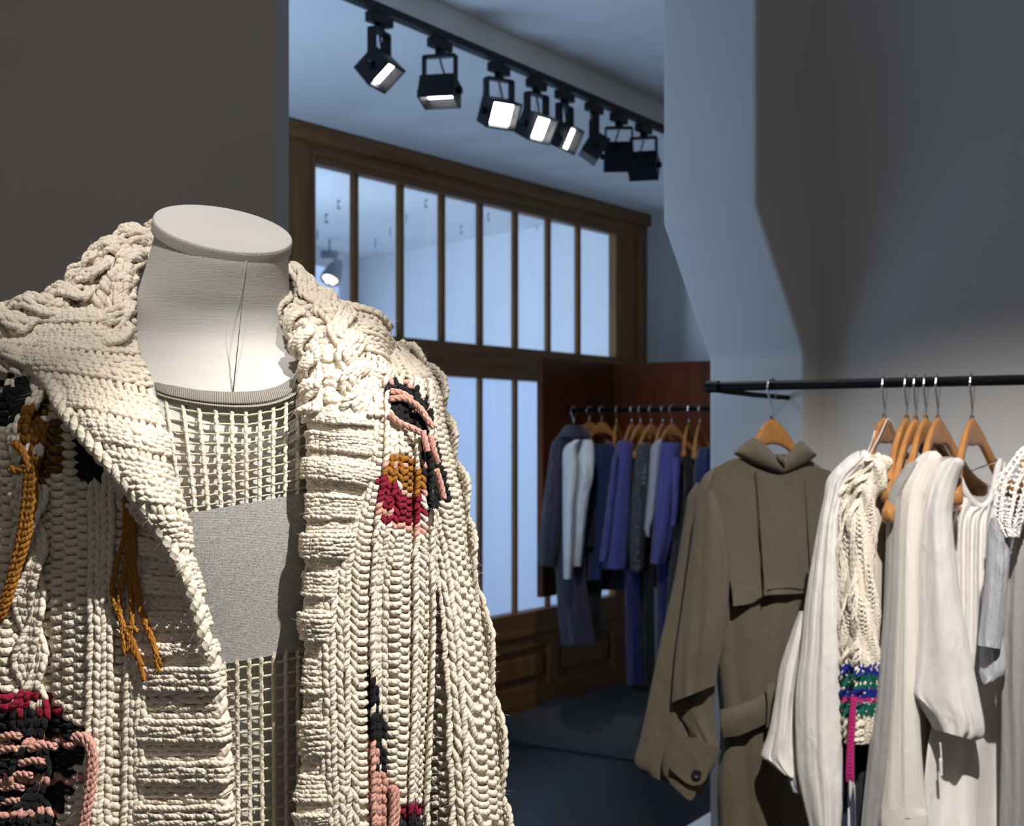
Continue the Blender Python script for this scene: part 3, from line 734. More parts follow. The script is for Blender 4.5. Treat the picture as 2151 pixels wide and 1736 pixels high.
# cream jumper
root = empty('cream_jumper', (*nrail(1970), 0.9)); tag(root, 'smooth cream jumper with a long straight sleeve next to the grey cardigan', 'jumper')
slab('sleeve', sleeve_frame(1970, -0.2), [(948, 1948, 1966), (965, 1924, 1978), (1019, 1893, 1958), (1062, 1889, 1942), (1163, 1885, 1932), (1260, 1882, 1930), (1447, 1873, 1930), (1571, 1864, 1936), (1640, 1856, 1941), (1694, 1849, 1947), (1720, 1847, 1950)], 0.024, M_cream, root, fold=folds(2.2, .003, .2, 1), M=70, Nn=32)
slab('cuff', sleeve_frame(1970, -0.205), [(1700, 1850, 1944), (1712, 1848, 1948, -3), (1725, 1848, 1950, -6), (1780, 1852, 1948, -6), (1850, 1856, 1944)], 0.022, M_cream, root, M=20, Nn=28)
slab('body', Frame(nrail(1970), W), [(960, 1940, 2010), (1050, 1918, 2020), (1400, 1915, 2020), (1850, 1915, 2020)], 0.010, M_cream, root, fold=folds(4, .003), M=30, Nn=20)
# white blouse
root = empty('white_blouse', (*nrail(2042), 0.9)); tag(root, 'white linen blouse with gathered round neck and wide flared short sleeve', 'blouse')
fr = sleeve_frame(2042, -0.2)
slab('sleeve', fr, [(962, 1996, 2012), (975, 1974, 2024), (1013, 1951, 2012), (1050, 1940, 2004), (1091, 1932, 2000), (1180, 1928, 2008), (1260, 1925, 2018), (1323, 1920, 2030), (1416, 1907, 2048), (1466, 1899, 2060, 10), (1496, 1918, 2068, 24), (1522, 1940, 2066, 26), (1545, 1962, 2050, 12)],
     0.034, M_blouse, root, fold=folds(3.2, .008, .35, .8, 8, .003), M=90, Nn=54)
mb = MB(); mb.tube([fr.pt(1975, 1560, .01), fr.pt(1977, 1590, .01), fr.pt(1977, 1630, .01)], 0.0016, 6, 10); mb.tube([fr.pt(1976, 1594, .01), fr.pt(1977, 1630, .01)], 0.003, 8, 6); mb.build('drawstring', M_blouse, root)
def blouse_body():
    fb = Frame(nrail(2042)+W*-0.03+R*0.03, W*0.75+R*0.66)
    top = [(1996, 1000), (2014, 1000), (2026, 1030), (2045, 1056), (2064, 1064), (2082, 1046), (2092, 1005), (2100, 965), (2112, 972)]
    xs = [q[0] for q in top]
    rows = [top]
    for py, l, r in ((1085, 1985, 2108), (1130, 1982, 2108), (1260, 1985, 2105), (1420, 1975, 2112), (1560, 1950, 2118), (1680, 1940, 2122), (1760, 1945, 2126), (1860, 1950, 2130)):
        rows.append([(l+(r-l)*k/8, py) for k in range(9)])
    g = dense(np.array(rows, float), 70, 80)
    u = np.linspace(0, 1, 80)[None]; v = np.linspace(0, 1, 70)[:, None]
    t = 0.010*np.sin(u*44+3*np.sin(v*4))*np.exp(-((v-.22)/.2)**2)*0.7+0.014*np.sin(u*11+v*3)*v+0.02*np.sin(u*np.pi)+0.10*v**1.6
    front = fb.pt(g[..., 0], g[..., 1], t)
    back = fb.pt(g[..., 0], g[..., 1], 0*t-0.03)
    ring = np.concatenate([front, back[:, ::-1]], 1)
    mesh('body', ring.reshape(-1, 3), grid_faces(70, 160, True), M_blouse, root)
    mb = MB(); tt = [fb.pt(a, b, .016) for a, b in top[1:8]]; mb.tube(tt, 0.0065, 8, 50)
    mb.build('neckband', M_blouse, root)
    bk = np.array([[(2014, 1000), (2040, 992), (2068, 992), (2092, 985), (2103, 972)], [(2016, 1050), (2040, 1080), (2068, 1085), (2092, 1060), (2105, 1000)]], float)
blouse_body()
# grey top with crochet shoulder
root = empty('grey_crochet_top', (*nrail(2176), 0.9)); tag(root, 'grey melange top with white crochet lace shoulder at the right edge', 'top')
fr = sleeve_frame(2176, -0.2)
slab('sleeve', fr, [(1088, 2082, 2122), (1110, 2076, 2124), (1160, 2072, 2122), (1221, 2067, 2118), (1290, 2060, 2112), (1345, 2054, 2104, 4), (1360, 2053, 2102, 4)], 0.020, M_grey2, root, t0=.012, fold=folds(2.5, .003), M=44, Nn=28)
slab('sleeve_underside', fr, [(1335, 2060, 2108), (1380, 2058, 2114), (1412, 2056, 2112), (1428, 2060, 2100), (1438, 2066, 2078)], 0.014, M_grey2, root, t0=-.012, fold=folds(3, .003), M=24, Nn=24)
slab('body', Frame(nrail(2176)+W*-.17, R*.9+W*.3), [(1000, 2152, 2205), (1040, 2128, 2235), (1090, 2114, 2258), (1200, 2110, 2262), (1400, 2104, 2266), (1600, 2102, 2268), (1850, 2096, 2270)], 0.03, M_grey, root, t0=-.02, fold=folds(9, .010, .25, 0, 17, .005), M=50, Nn=60)
CROCHET = (root, fr)

# ---- khaki coat
coat = empty('khaki_coat', (*nrail(1622), 0.8)); tag(coat, 'khaki cotton trench coat hanging with its back to us on near rail', 'coat')
ch = np.array([math.cos(0.62), math.sin(0.62)]); fc = Frame(nrail(1622), ch)
slab('back', fc, [(955, 1572, 1692), (972, 1530, 1712), (1000, 1484, 1738), (1050, 1470, 1754), (1150, 1482, 1752), (1250, 1496, 1742), (1350, 1503, 1732), (1440, 1512, 1712), (1500, 1518, 1704), (1560, 1519, 1708), (1660, 1512, 1722), (1760, 1514, 1732), (1920, 1508, 1742)],
     0.055, M_khaki, coat, fold=folds(5, .006, .3, .3, 13, .003), M=100, Nn=70, power=.45)
def yoke():
    g = dense(np.array([[(1500, 984), (1545, 965), (1590, 985), (1641, 998), (1700, 980), (1745, 990)],
                        [(1490, 1060), (1545, 1060), (1593, 1060), (1645, 1060), (1700, 1060), (1752, 1060)],
                        [(1512, 1150), (1556, 1155), (1598, 1155), (1648, 1155), (1700, 1150), (1750, 1150)],
                        [(1535, 1230), (1572, 1222), (1604, 1215), (1650, 1215), (1700, 1212), (1748, 1210)],
                        [(1540, 1274), (1578, 1268), (1606, 1252), (1650, 1249), (1700, 1247), (1746, 1245)]], float), 40, 60)
    U = (g[..., 0]-1612)/140.
    V = np.linspace(0, 1, 40)[:, None]
    base = 0.055*np.clip(1-U**2, .02, 1)**.45
    t = base+0.007+0.012*V**2*(0.6+0.4*np.sin(U*9))+0.006*(np.abs(U+.08) < .02)*0
    pl = (g[..., 0] < 1588+V*16)                                   # pleat: the left leaf lies under the right one
    t = t+np.where(pl, 0.0, 0.006)*np.ones_like(t)
    fr_ = fc.pt(g[..., 0], g[..., 1], t); bk = fc.pt(g[..., 0], g[..., 1], t-0.004)
    vv = np.concatenate([fr_, bk[:, ::-1]], 1)
    n = vv.shape[1]
    o = mesh('storm_flap', vv.reshape(-1, 3), grid_faces(40, n, True), M_khaki, coat)
    for ln in ([(1587, 985), (1594, 1060), (1599, 1150), (1606, 1252)], [(1612, 1238), (1650, 1234), (1700, 1231), (1745, 1229)], [(1690, 1000), (1697, 1100), (1702, 1210)]):
        mb = MB(); mb.tube([fc.pt(a, b, 0.055*max(.02, 1-((a-1612)/140.)**2)**.45+0.0145+0.010*((b-990)/260.)**2) for a, b in ln], 0.0012, 6, 24); mb.build('seam', M_khaki, coat)
yoke()
def coat_collar():
    # stand-and-fall collar: outer edge drops over the back, upper fold runs round the neck
    up = [(1545, 947), (1562, 932), (1584, 920), (1606, 933), (1636, 962), (1658, 950), (1681, 926), (1698, 938), (1714, 953)]
    mid = [(1543, 951), (1566, 951), (1590, 955), (1616, 966), (1641, 978), (1662, 968), (1686, 951), (1702, 950), (1715, 955)]
    low = [(1542, 955), (1572, 971), (1600, 984), (1624, 992), (1644, 996), (1664, 989), (1690, 975), (1706, 965), (1715, 958)]
    g = dense(np.array([up, mid, low], float), 18, 60)
    u = np.linspace(-1, 1, 60)[None]; v = np.linspace(0, 1, 18)[:, None]
    t = 0.044+0.016*np.sin(v*np.pi)**.7+0.020*np.sqrt(np.clip(1-u**2, 0, 1))-.012*np.exp(-((u-.08)/.12)**2)*(1-v)
    A = fc.pt(g[..., 0], g[..., 1], t); Bk = fc.pt(g[..., 0], g[..., 1], t-.006)
    vv = np.concatenate([A, Bk[:, ::-1]], 1)
    o = mesh('collar', vv.reshape(-1, 3), grid_faces(18, 120, True), M_khaki, coat)
    inn = [(1585, 921), (1612, 936), (1640, 951), (1662, 940), (1681, 925)]
    g2 = dense(np.array([inn, [(1592, 950), (1614, 962), (1640, 970), (1660, 962), (1676, 950)]], float), 8, 30)
    t2 = 0.05-0.0*np.ones((8, 30))
    # far inside of the collar ring
    g3 = dense(np.array([[(1585, 921), (1600, 928), (1632, 934), (1664, 930), (1681, 925)], [(1585, 960), (1600, 965), (1632, 968), (1664, 966), (1681, 960)]], float), 8, 30)
    mb = MB(); mb.tube([fc.pt(1632, 955, .075), fc.pt(1640, 965, .082), fc.pt(1648, 976, .08)], [.003, .006, .003], 8, 12); mb.build('collar_fold', M_khaki, coat)
coat_collar()
fs = Frame(nrail(1622)+ch*-0.21+fc.n*0.02, np.array([.93, -.12]))
slab('sleeve', fs, [(1015, 1462, 1485), (1045, 1444, 1500), (1088, 1437, 1500), (1220, 1415, 1500), (1358, 1384, 1490), (1496, 1356, 1478), (1560, 1342, 1492, 0), (1617, 1332, 1490, 14), (1648, 1350, 1470, 22)], 0.030, M_khaki, coat, t0=-.02, fold=folds(3, .004, .3, 1.3, 9, .002), M=80, Nn=40)
slab('upper_sleeve', fs, [(1030, 1478, 1496), (1080, 1460, 1516), (1150, 1450, 1528), (1220, 1440, 1532), (1290, 1430, 1528), (1360, 1420, 1518), (1420, 1413, 1508, -12), (1458, 1410, 1505, -19)], 0.032, M_khaki, coat, t0=.028, fold=folds(2.6, .006, .35, .2, 8, .003), M=70, Nn=40)
slab('forearm', fs, [(1440, 1428, 1504), (1490, 1416, 1500), (1540, 1440, 1506, 10), (1570, 1450, 1513, 14)], 0.022, M_khaki, coat, t0=.005, fold=folds(4, .004, .6, .8), M=40, Nn=30)
def cuff():
    g = dense(np.array([[(1398, 1570), (1430, 1550), (1475, 1555), (1516, 1577)], [(1392, 1600), (1425, 1590), (1468, 1600), (1500, 1612)], [(1392, 1625), (1420, 1640), (1452, 1660), (1480, 1642)], [(1400, 1640), (1420, 1658), (1448, 1682), (1462, 1672)]], float), 24, 30)
    u = np.linspace(-1, 1, 30)[None]; t = 0.030+0.022*np.sqrt(np.clip(1-u**2, 0, 1))+0*g[..., 0]
    A = fs.pt(g[..., 0], g[..., 1], t); B_ = fs.pt(g[..., 0], g[..., 1], t*0-.02)
    mesh('cuff', np.concatenate([A, B_[:, ::-1]], 1).reshape(-1, 3), grid_faces(24, 60, True), M_khaki, coat)
    g = dense(np.array([[(1418, 1570), (1450, 1572), (1490, 1590)], [(1412, 1592), (1446, 1600), (1487, 1620)], [(1407, 1612), (1442, 1634), (1482, 1640)], [(1410, 1620), (1446, 1648), (1470, 1650)]], float), 16, 20)
    t = 0.062+0*g[..., 0]
    A = fs.pt(g[..., 0], g[..., 1], t); B_ = fs.pt(g[..., 0], g[..., 1], t-.006)
    sp = mesh('cuff_strap', np.concatenate([A, B_[:, ::-1]], 1).reshape(-1, 3), grid_faces(16, 40, True), M_khaki, coat)
    c = fs.pt(1463, 1627, .066); n3 = np.array([fs.n[0], fs.n[1], 0]); h3 = np.array([fs.h[0], fs.h[1], 0]); up = np.array([0, 0, 1.])
    prof = [(0, 0), (.006, 0.001), (.0085, .003), (.0095, .002), (.0095, -.003)]
    th = np.arange(20)/20*2*np.pi
    vv = np.array([[c+r*(math.cos(t_)*h3+math.sin(t_)*up)+n3*z for t_ in th] for r, z in prof])
    bt = mesh('button', vv.reshape(-1, 3), grid_faces(5, 20, True), M_button, sp)
cuff()
def belt():
    g = dense(np.array([[(1512, 1492), (1550, 1482), (1590, 1466), (1626, 1446), (1690, 1430)], [(1514, 1522), (1552, 1512), (1590, 1496), (1622, 1482), (1692, 1465)], [(1518, 1550), (1554, 1545), (1590, 1530), (1618, 1518), (1694, 1500)]], float), 14, 40)
    U = (g[..., 0]-1610)/100.
    t = 0.055*np.clip(1-U**2*.9, .02, 1)**.45+.014+0.006*np.sin(np.linspace(0, np.pi, 14))[:, None]
    A = fc.pt(g[..., 0], g[..., 1], t); B_ = fc.pt(g[..., 0], g[..., 1], t-.02)
    mesh('belt', np.concatenate([A, B_[:, ::-1]], 1).reshape(-1, 3), grid_faces(14, 80, True), M_khaki, coat)
    g = dense(np.array([[(1609, 1440), (1628, 1432)], [(1612, 1480), (1630, 1474)], [(1610, 1530), (1624, 1524)]], float), 12, 6)
    t = 0.082+0.006*np.sin(np.linspace(0, np.pi, 12))[:, None]+0*g[..., 0]
    A = fc.pt(g[..., 0], g[..., 1], t); B_ = fc.pt(g[..., 0], g[..., 1], t-.01)
    mesh('belt_loop', np.concatenate([A, B_[:, ::-1]], 1).reshape(-1, 3), grid_faces(12, 12, True), M_khaki, coat)
belt()

# ---- far rail
FR0 = s0+W*0.2255; ZF = zat(862, FR0[1])
def frail(px):
    rho = (px-CX)/F; t = (rho*FR0[1]-FR0[0])/(R[0]-rho*R[1]); return FR0+R*t
fr_root = empty('clothes_rail', (*FR0, ZF)); tag(fr_root, 'black clothes rail in front of the mahogany screen, carrying dark blue garments', 'clothes rail')
mb = MB(); mb.tube([[*FR0, ZF], [*(FR0+R*1.25), ZF]], 0.0105, 16); mb.build('bar', M_black, fr_root)
mb = MB(); mb.tube([[*(FR0-R*.01), ZF], [*(FR0+R*.012), ZF]], 0.02, 16); mb.build('end_flange', M_black, fr_root)
q = FR0+R*1.22
mb = MB(); mb.tube([[*q, ZF], [*(q+W*.40), ZF]], 0.008, 10); mb.build('rear_bracket', M_black, fr_root)
FG = 'wooden hangers on the far rail'
fh = [(1205, .2, 892, 'far-rail hanger of the dark purple coat, leftmost by the screen edge'),
      (1238, .45, 886, 'far-rail hanger of the white jumper, both arms showing'),
      (1264, .52, 886, 'far-rail hanger of the navy pullover, wide arch with both arms showing'),
      (1295, 1.25, 890, 'far-rail hanger seen edge-on with bare rounded arm, fourth from the left'),
      (1327, 1.0, 890, 'far-rail hanger of the violet cardigan'),
      (1345, .8, 890, 'far-rail hanger with bare arm left of the black sequin top'),
      (1368, .75, 890, 'far-rail hanger of the black sequin top'),
      (1392, 1.0, 890, 'far-rail hanger of the pale grey sleeve'),
      (1411, .65, 890, 'far-rail hanger of the violet pullover, both arms showing'),
      (1447, 1.1, 891, 'far-rail hanger with bare curved arm, second from the flue'),
      (1470, 1.1, 891, 'far-rail hanger with bare curved arm nearest the flue')]
for px, ang, py, lab in fh:
    B = frail(px); hanger('clothes_hanger', B, (math.cos(ang), math.sin(ang)), ZF, zat(py, B[1]), lab, FG, half=(0.10 if px == 1205 else 0.15), drop=0.125, rail_r=.0105)
C = lambda n, c, **k: cloth(n, c, 500, .5, wrinkle=.4, **k)
M_aub = C('aubergine_wool', (0.022, 0.018, 0.034)); M_wk = C('white_knit_far', (0.55, 0.58, 0.60)); M_navy = C('navy_knit', (0.012, 0.028, 0.10)); M_vio = C('violet_knit', (0.055, 0.055, 0.22))
M_seq = C('black_sequin', (0.012, 0.014, 0.018)); M_lg = C('light_grey_far', (0.34, 0.34, 0.38)); M_blk = C('black_cloth', (0.006, 0.006, 0.010)); M_royal = C('royal_blue', (0.006, 0.009, 0.07)); M_plum = C('plum_grey', (0.030, 0.026, 0.045))
def seq():
    n = N(M_seq); vo = n.new('ShaderNodeTexVoronoi'); vo.inputs['Scale'].default_value = 90; n.l(n.obj(), vo.inputs['Vector'])
    n.b.inputs['Roughness'].default_value = .25; n.b.inputs['Specular IOR Level'].default_value = .8
    n.bump(vo.outputs['Distance'], .9, .01)
seq()
def far(name, hook, label, cat, pieces, s=-0.14):
    root = empty(name, (*frail(hook), 0.9)); tag(root, label, cat, 'clothes on the far rail')
    for nm, rows, T, m, ds, fo in pieces:
        slab(nm, Frame(frail(hook)+W*(s+ds), R), rows, T, m, root, fold=fo, M=36, Nn=22)
    return root
far('purple_coat', 1205, 'dark purple wool coat with stand collar, leftmost on the far rail', 'coat', [
    ('body', [(896, 1186, 1226), (915, 1172, 1240), (945, 1160, 1244), (1080, 1152, 1236), (1200, 1166, 1230), (1290, 1172, 1240), (1356, 1180, 1250)], .045, M_plum, .04, folds(4, .008)),
    ('sleeve', [(925, 1166, 1196), (945, 1156, 1194), (1080, 1138, 1184), (1140, 1132, 1176), (1190, 1127, 1164, 4)], .035, M_aub, 0, folds(2, .004)),
    ('collar', [(893, 1190, 1222), (902, 1182, 1228), (918, 1176, 1234)], .05, M_aub, .02, None)], s=-0.27)
far('white_jumper', 1238, 'white fine knit jumper with a long hanging sleeve on the far rail', 'jumper', [
    ('body', [(924, 1212, 1244), (945, 1196, 1248), (1000, 1200, 1246), (1060, 1200, 1234), (1190, 1200, 1220)], .03, M_wk, .03, folds(3, .005)),
    ('sleeve', [(924, 1208, 1222), (945, 1184, 1212), (1000, 1182, 1212), (1070, 1182, 1206), (1180, 1183, 1202), (1217, 1184, 1199)], .03, M_wk, -.02, folds(2, .004))], s=-0.34)
far('navy_pullover', 1264, 'navy blue ribbed pullover with wide neck beside the white jumper', 'pullover', [
    ('body', [(932, 1234, 1290), (950, 1233, 1292), (1020, 1228, 1284), (1100, 1226, 1276), (1219, 1224, 1262)], .04, M_navy, .0, folds(5, .006)),
    ('sleeve', [(1050, 1226, 1246), (1100, 1228, 1250), (1150, 1236, 1248)], .02, M_blk, -.05, None)])
far('long_navy_skirt', 1285, 'long plum and black skirt hanging below the navy pullover', 'skirt', [
    ('panel', [(1110, 1238, 1276), (1200, 1232, 1268), (1280, 1226, 1262), (1340, 1236, 1268)], .03, M_blk, .05, folds(4, .006)),
    ('edge_panel', [(1190, 1175, 1200), (1280, 1180, 1214), (1350, 1188, 1222), (1358, 1190, 1210)], .03, M_plum, .04, folds(4, .004))])
far('violet_cardigan', 1327, 'violet knitted cardigan, widest bright garment on the far rail', 'cardigan', [
    ('body', [(926, 1300, 1324), (945, 1292, 1330), (1010, 1278, 1326), (1100, 1266, 1322), (1170, 1258, 1318), (1196, 1264, 1314)], .05, M_vio, .0, folds(4.5, .009, .4)),
    ('placket', [(960, 1286, 1300), (1060, 1274, 1290), (1150, 1262, 1280), (1180, 1258, 1274)], .03, M_vio, -.04, None)])
far('sequin_top', 1368, 'black sequinned top hanging beside the violet cardigan', 'top', [
    ('body', [(930, 1346, 1364), (945, 1336, 1368), (1030, 1328, 1362), (1120, 1322, 1356), (1190, 1324, 1352), (1202, 1330, 1348)], .035, M_seq, .0, folds(4, .006))])
far('grey_sweater', 1392, 'pale grey sweater sleeve showing between sequin top and violet pullover', 'sweater', [
    ('sleeve', [(924, 1382, 1396), (945, 1366, 1390), (1010, 1362, 1384), (1080, 1354, 1376), (1110, 1352, 1368), (1128, 1358, 1366)], .03, M_lg, .0, folds(2, .004))])
far('violet_pullover', 1411, 'violet pullover with open neck on the far rail near the flue', 'pullover', [
    ('body', [(930, 1388, 1428), (950, 1382, 1430), (1040, 1376, 1422), (1130, 1370, 1412), (1185, 1366, 1398)], .045, M_vio, .0, folds(5, .008)),
    ('sleeve', [(960, 1414, 1430), (1050, 1412, 1426), (1105, 1410, 1420)], .02, M_vio, -.05, None)])
far('black_dress', 1447, 'black dress beside the violet pullover on the far rail', 'dress', [
    ('body', [(958, 1428, 1452), (1000, 1424, 1460), (1100, 1416, 1458), (1260, 1400, 1450), (1400, 1396, 1446)], .04, M_blk, .02, folds(4, .006))])
far('navy_dress', 1470, 'dark navy dress with lace shoulder against the flue', 'dress', [
    ('body', [(940, 1480, 1500), (960, 1462, 1505), (1100, 1450, 1500), (1300, 1440, 1495)], .04, M_royal, .0, folds(4, .006))])
far('blue_trousers', 1345, 'long royal blue trousers hanging low under the sequin top', 'trousers', [
    ('leg', [(1150, 1310, 1350), (1260, 1312, 1346), (1440, 1316, 1352)], .03, M_royal, .06, folds(3, .004)),
    ('leg', [(1150, 1340, 1374), (1260, 1340, 1374), (1438, 1344, 1376)], .03, M_blk, .10, folds(3, .004))])
far('blue_skirt', 1400, 'narrow royal blue skirt hanging low beside the khaki coat', 'skirt', [
    ('panel', [(1150, 1378, 1412), (1260, 1380, 1408), (1380, 1380, 1400)], .03, M_royal, .06, folds(3, .004))])
far('black_skirt', 1300, 'black skirt hanging low between navy pullover and violet cardigan', 'skirt', [
    ('panel', [(1090, 1262, 1320), (1180, 1262, 1330), (1240, 1256, 1336)], .03, M_blk, .14, folds(3, .004))])
# ------------------------------------------------------------------ knitting
class Surf:
    """dense surface grid with bilinear look-up of position and outward normal; v runs down rows, u across columns"""
    def __init__(s, g, sign=None, wrap=False):
        s.g = g; M, Nn = g.shape[:2]; s.wrap = wrap
        du = np.gradient(g, axis=1); dv = np.gradient(g, axis=0)
        if wrap:
            du = (np.roll(g, -1, 1)-np.roll(g, 1, 1))/2
        n = np.cross(du, dv); n /= np.linalg.norm(n, axis=2)[..., None]+1e-12
        if sign is None:
            c = n[M//2, Nn//2]; sign = -1 if c[1] > 0 else 1     # towards the viewer
        s.n = n*sign
        s.ulen = np.linalg.norm(np.diff(g, axis=1), axis=2).sum(1)
        s.vlen = np.linalg.norm(np.diff(g, axis=0), axis=2).sum(0)
    def at(s, u, v, h):
        M, Nn = s.g.shape[:2]
        if s.wrap:
            x = (u % 1.0)*Nn; j = np.floor(x).astype(int) % Nn; j2 = (j+1) % Nn; fx_ = (x-np.floor(x))[..., None]
        else:
            x = np.clip(u, 0, 1)*(Nn-1); j = np.clip(np.floor(x).astype(int), 0, Nn-2); j2 = j+1; fx_ = (x-j)[..., None]
        y = np.clip(v, 0, 1)*(M-1); i = np.clip(np.floor(y).astype(int), 0, M-2); fy = (y-i)[..., None]
        L = lambda a: (a[i, j]*(1-fx_)+a[i, j2]*fx_)*(1-fy)+(a[i+1, j]*(1-fx_)+a[i+1, j2]*fx_)*fy
        p = L(s.g); n = L(s.n); n = n/(np.linalg.norm(n, axis=-1)[..., None]+1e-12)
        return p+n*np.asarray(h)[..., None], n
CREAM = np.array([0.79, 0.715, 0.61]); BLACK = np.array([0.012, 0.012, 0.014]); PINK = np.array([0.66, 0.36, 0.30]); MUST = np.array([0.33, 0.14, 0.022]); CRIM = np.array([0.24, 0.012, 0.035])
LEG = np.array([(0.03, -.86, -.32), (-.09, -.50, .05), (-.21, -.08, .40), (-.31, .36, .48), (-.35, .74, .25), (-.28, 1.04, -.22)])
LEGR = np.array([.15, .225, .265, .265, .225, .14])
PURL = np.array([(-.70, -.34, -.15), (-.44, -.04, .22), (-.18, .12, .42), (.10, .14, .46), (.40, .0, .25), (.68, -.30, -.15)])
PURLR = np.array([.16, .27, .31, .31, .27, .16])
def inpoly(px, py, poly):
    poly = np.asarray(poly, float); r = np.zeros(px.shape, bool); n = len(poly); j = n-1
    for i in range(n):
        xi, yi = poly[i]; xj, yj = poly[j]
        c = ((yi > py) != (yj > py)) & (px < (xj-xi)*(py-yi)/(yj-yi+1e-12)+xi)
        r ^= c; j = i
    return r
def knit(name, sf, parent, kinds, cw=0.0124, rh=0.0080, along='v', color=None, absv=False, relief=None, cable=None, hgt=0.0045, lift=0.0, jit=0.10, keep=None, S=6, sub=2, mat_=None, col0=CREAM, rad=1.0, sheet=True, sheet_mat=None, seed=1, fuzz=1, under=True):
    """stitches on a surface. along='v': wales run down the rows; along='u': wales run across (ribs lie crosswise).
    kinds(c) -> array of 'V','P' codes (0 knit, 1 purl) for column numbers."""
    rg = np.random.default_rng(seed)
    if along == 'v': Lw, Lr = np.median(sf.ulen), np.median(sf.vlen)
    else: Lw, Lr = np.median(sf.vlen), np.median(sf.ulen)
    nc = max(2, int(round(Lw/cw))); nrw = max(2, int(round((Lr if not absv else (sf.ulen.max() if along == 'u' else sf.vlen.max()))/rh)))
    c, r = np.meshgrid(np.arange(nc), np.arange(nrw), indexing='ij'); c = c.ravel(); r = r.ravel()
    kd = kinds(c, r)
    parts = []
    MBk = MB(); FZ = []
    for code, tmpl, rad_t in ((0, (LEG, LEG*[-1, 1, 1]), LEGR), (1, (PURL,), PURLR), (5, (PURL,), PURLR), (3, (LEG, LEG*[-1, 1, 1]), LEGR)):
        idx = np.where(kd == (0 if code == 5 else code))[0] if (code != 5 or under) else np.zeros(0, int)
        if len(idx) == 0: continue
        for tm in tmpl:
            K = len(tm)*(1 if code == 5 else sub)-1
            T = cr(tm, K); Rr = np.interp(np.linspace(0, 1, K), np.linspace(0, 1, len(rad_t)), rad_t)*rad
            ci = c[idx][:, None].astype(float); ri = r[idx][:, None].astype(float)
            sc = 1+jit*rg.normal(size=ci.shape)*0.6
            x = ci+0.5+T[None, :, 0]*sc+jit*0.5*rg.normal(size=ci.shape)
            y = ri+0.5+T[None, :, 1]+jit*0.6*rg.normal(size=ci.shape)
            z = T[None, :, 2]*sc+jit*0.7*rg.normal(size=ci.shape)
            if code in (1, 5): y = y+0.5*(ci % 2)
            h = z*cw*0.47+lift
            h = h+(hgt if code == 0 else (-.0012 if code == 5 else 0.0))
            if cable is not None and code != 5:
                for c0, n, per in cable:
                    m = ((ci >= c0) & (ci < c0+n))
                    half = n/2.; st_ = np.where(ci < c0+half, 0, 1); j = (ci-c0) % half
                    ph = np.pi*y/per+np.pi*st_
                    cx_ = c0+half+np.cos(ph)*half*0.5+(j+0.5-half/2)*0.95+(x-ci-0.5)
                    x = np.where(m, cx_, x); h = h+np.where(m, 0.0035+0.0045*np.sin(ph), 0)
            if relief is not None: h = h+relief(x/nc, y/nrw)
            if along == 'v':
                u = x/nc; v = y/nrw
            else:
                v = x/nc
                if absv:
                    wl = np.interp(np.clip(v, 0, 1), np.linspace(0, 1, len(sf.ulen)), sf.ulen)
                    u = y*rh/np.maximum(wl, 1e-4)
                else: u = y/nrw
            ok = (u.mean(1) < 1.0) & (u.mean(1) > 0) & (v.mean(1) > 0) & (v.mean(1) < 1.0) if not sf.wrap else (v.mean(1) < 1.0)
            p, nn = sf.at(u, v, h)
            pc = p[:, K//2]; qx, qy = proj(pc)
            if keep is not None: ok &= keep(qx, qy)
            p = p[ok]; nn = nn[ok]; qx = qx[ok]; qy = qy[ok]; rid = r[idx][ok]
            if len(p) == 0: continue
            col = np.repeat(col0[None], len(p), 0)*(1+0.035*rg.normal(size=(len(p), 1)))
            if color is not None: col = color(qx, qy, col, rg, rid)
            if fuzz and code != 5:
                for q_ in range(fuzz):
                    kk_ = rg.integers(1, K-1, len(p)); FZ.append((p[np.arange(len(p)), kk_]+nn[np.arange(len(p)), kk_]*cw*.2, nn[np.arange(len(p)), kk_], col))
            t = np.gradient(p, axis=1); t /= np.linalg.norm(t, axis=2)[..., None]+1e-12
            b = np.cross(t, nn); b /= np.linalg.norm(b, axis=2)[..., None]+1e-12
            n3 = np.cross(b, t)
            th = np.arange(S)/S*2*np.pi
            rv = (Rr*cw)[None, :, None, None]
            vv = p[:, :, None]+rv*(np.cos(th)[None, None, :, None]*b[:, :, None]*1.0+np.sin(th)[None, None, :, None]*n3[:, :, None]*0.92)
            n_ = len(p)
            f0 = grid_faces(K, S, True)
            ff = (f0[None]+(np.arange(n_)*K*S)[:, None, None]).reshape(-1, 4)
            L = np.concatenate([np.zeros((n_, 1)), np.cumsum(np.linalg.norm(np.diff(p, axis=1), axis=2), 1)], 1)
            uv = np.stack([np.broadcast_to((th/2/np.pi)[None, None], (n_, K, S)), np.broadcast_to((L+rg.random((n_, 1))*.01)[:, :, None], (n_, K, S))], -1)
            MBk.add(vv.reshape(-1, 3), ff, uv.reshape(-1, 2), np.repeat(col, K*S, 0))
    o = MBk.build(name, mat_ or M_yarn, parent)
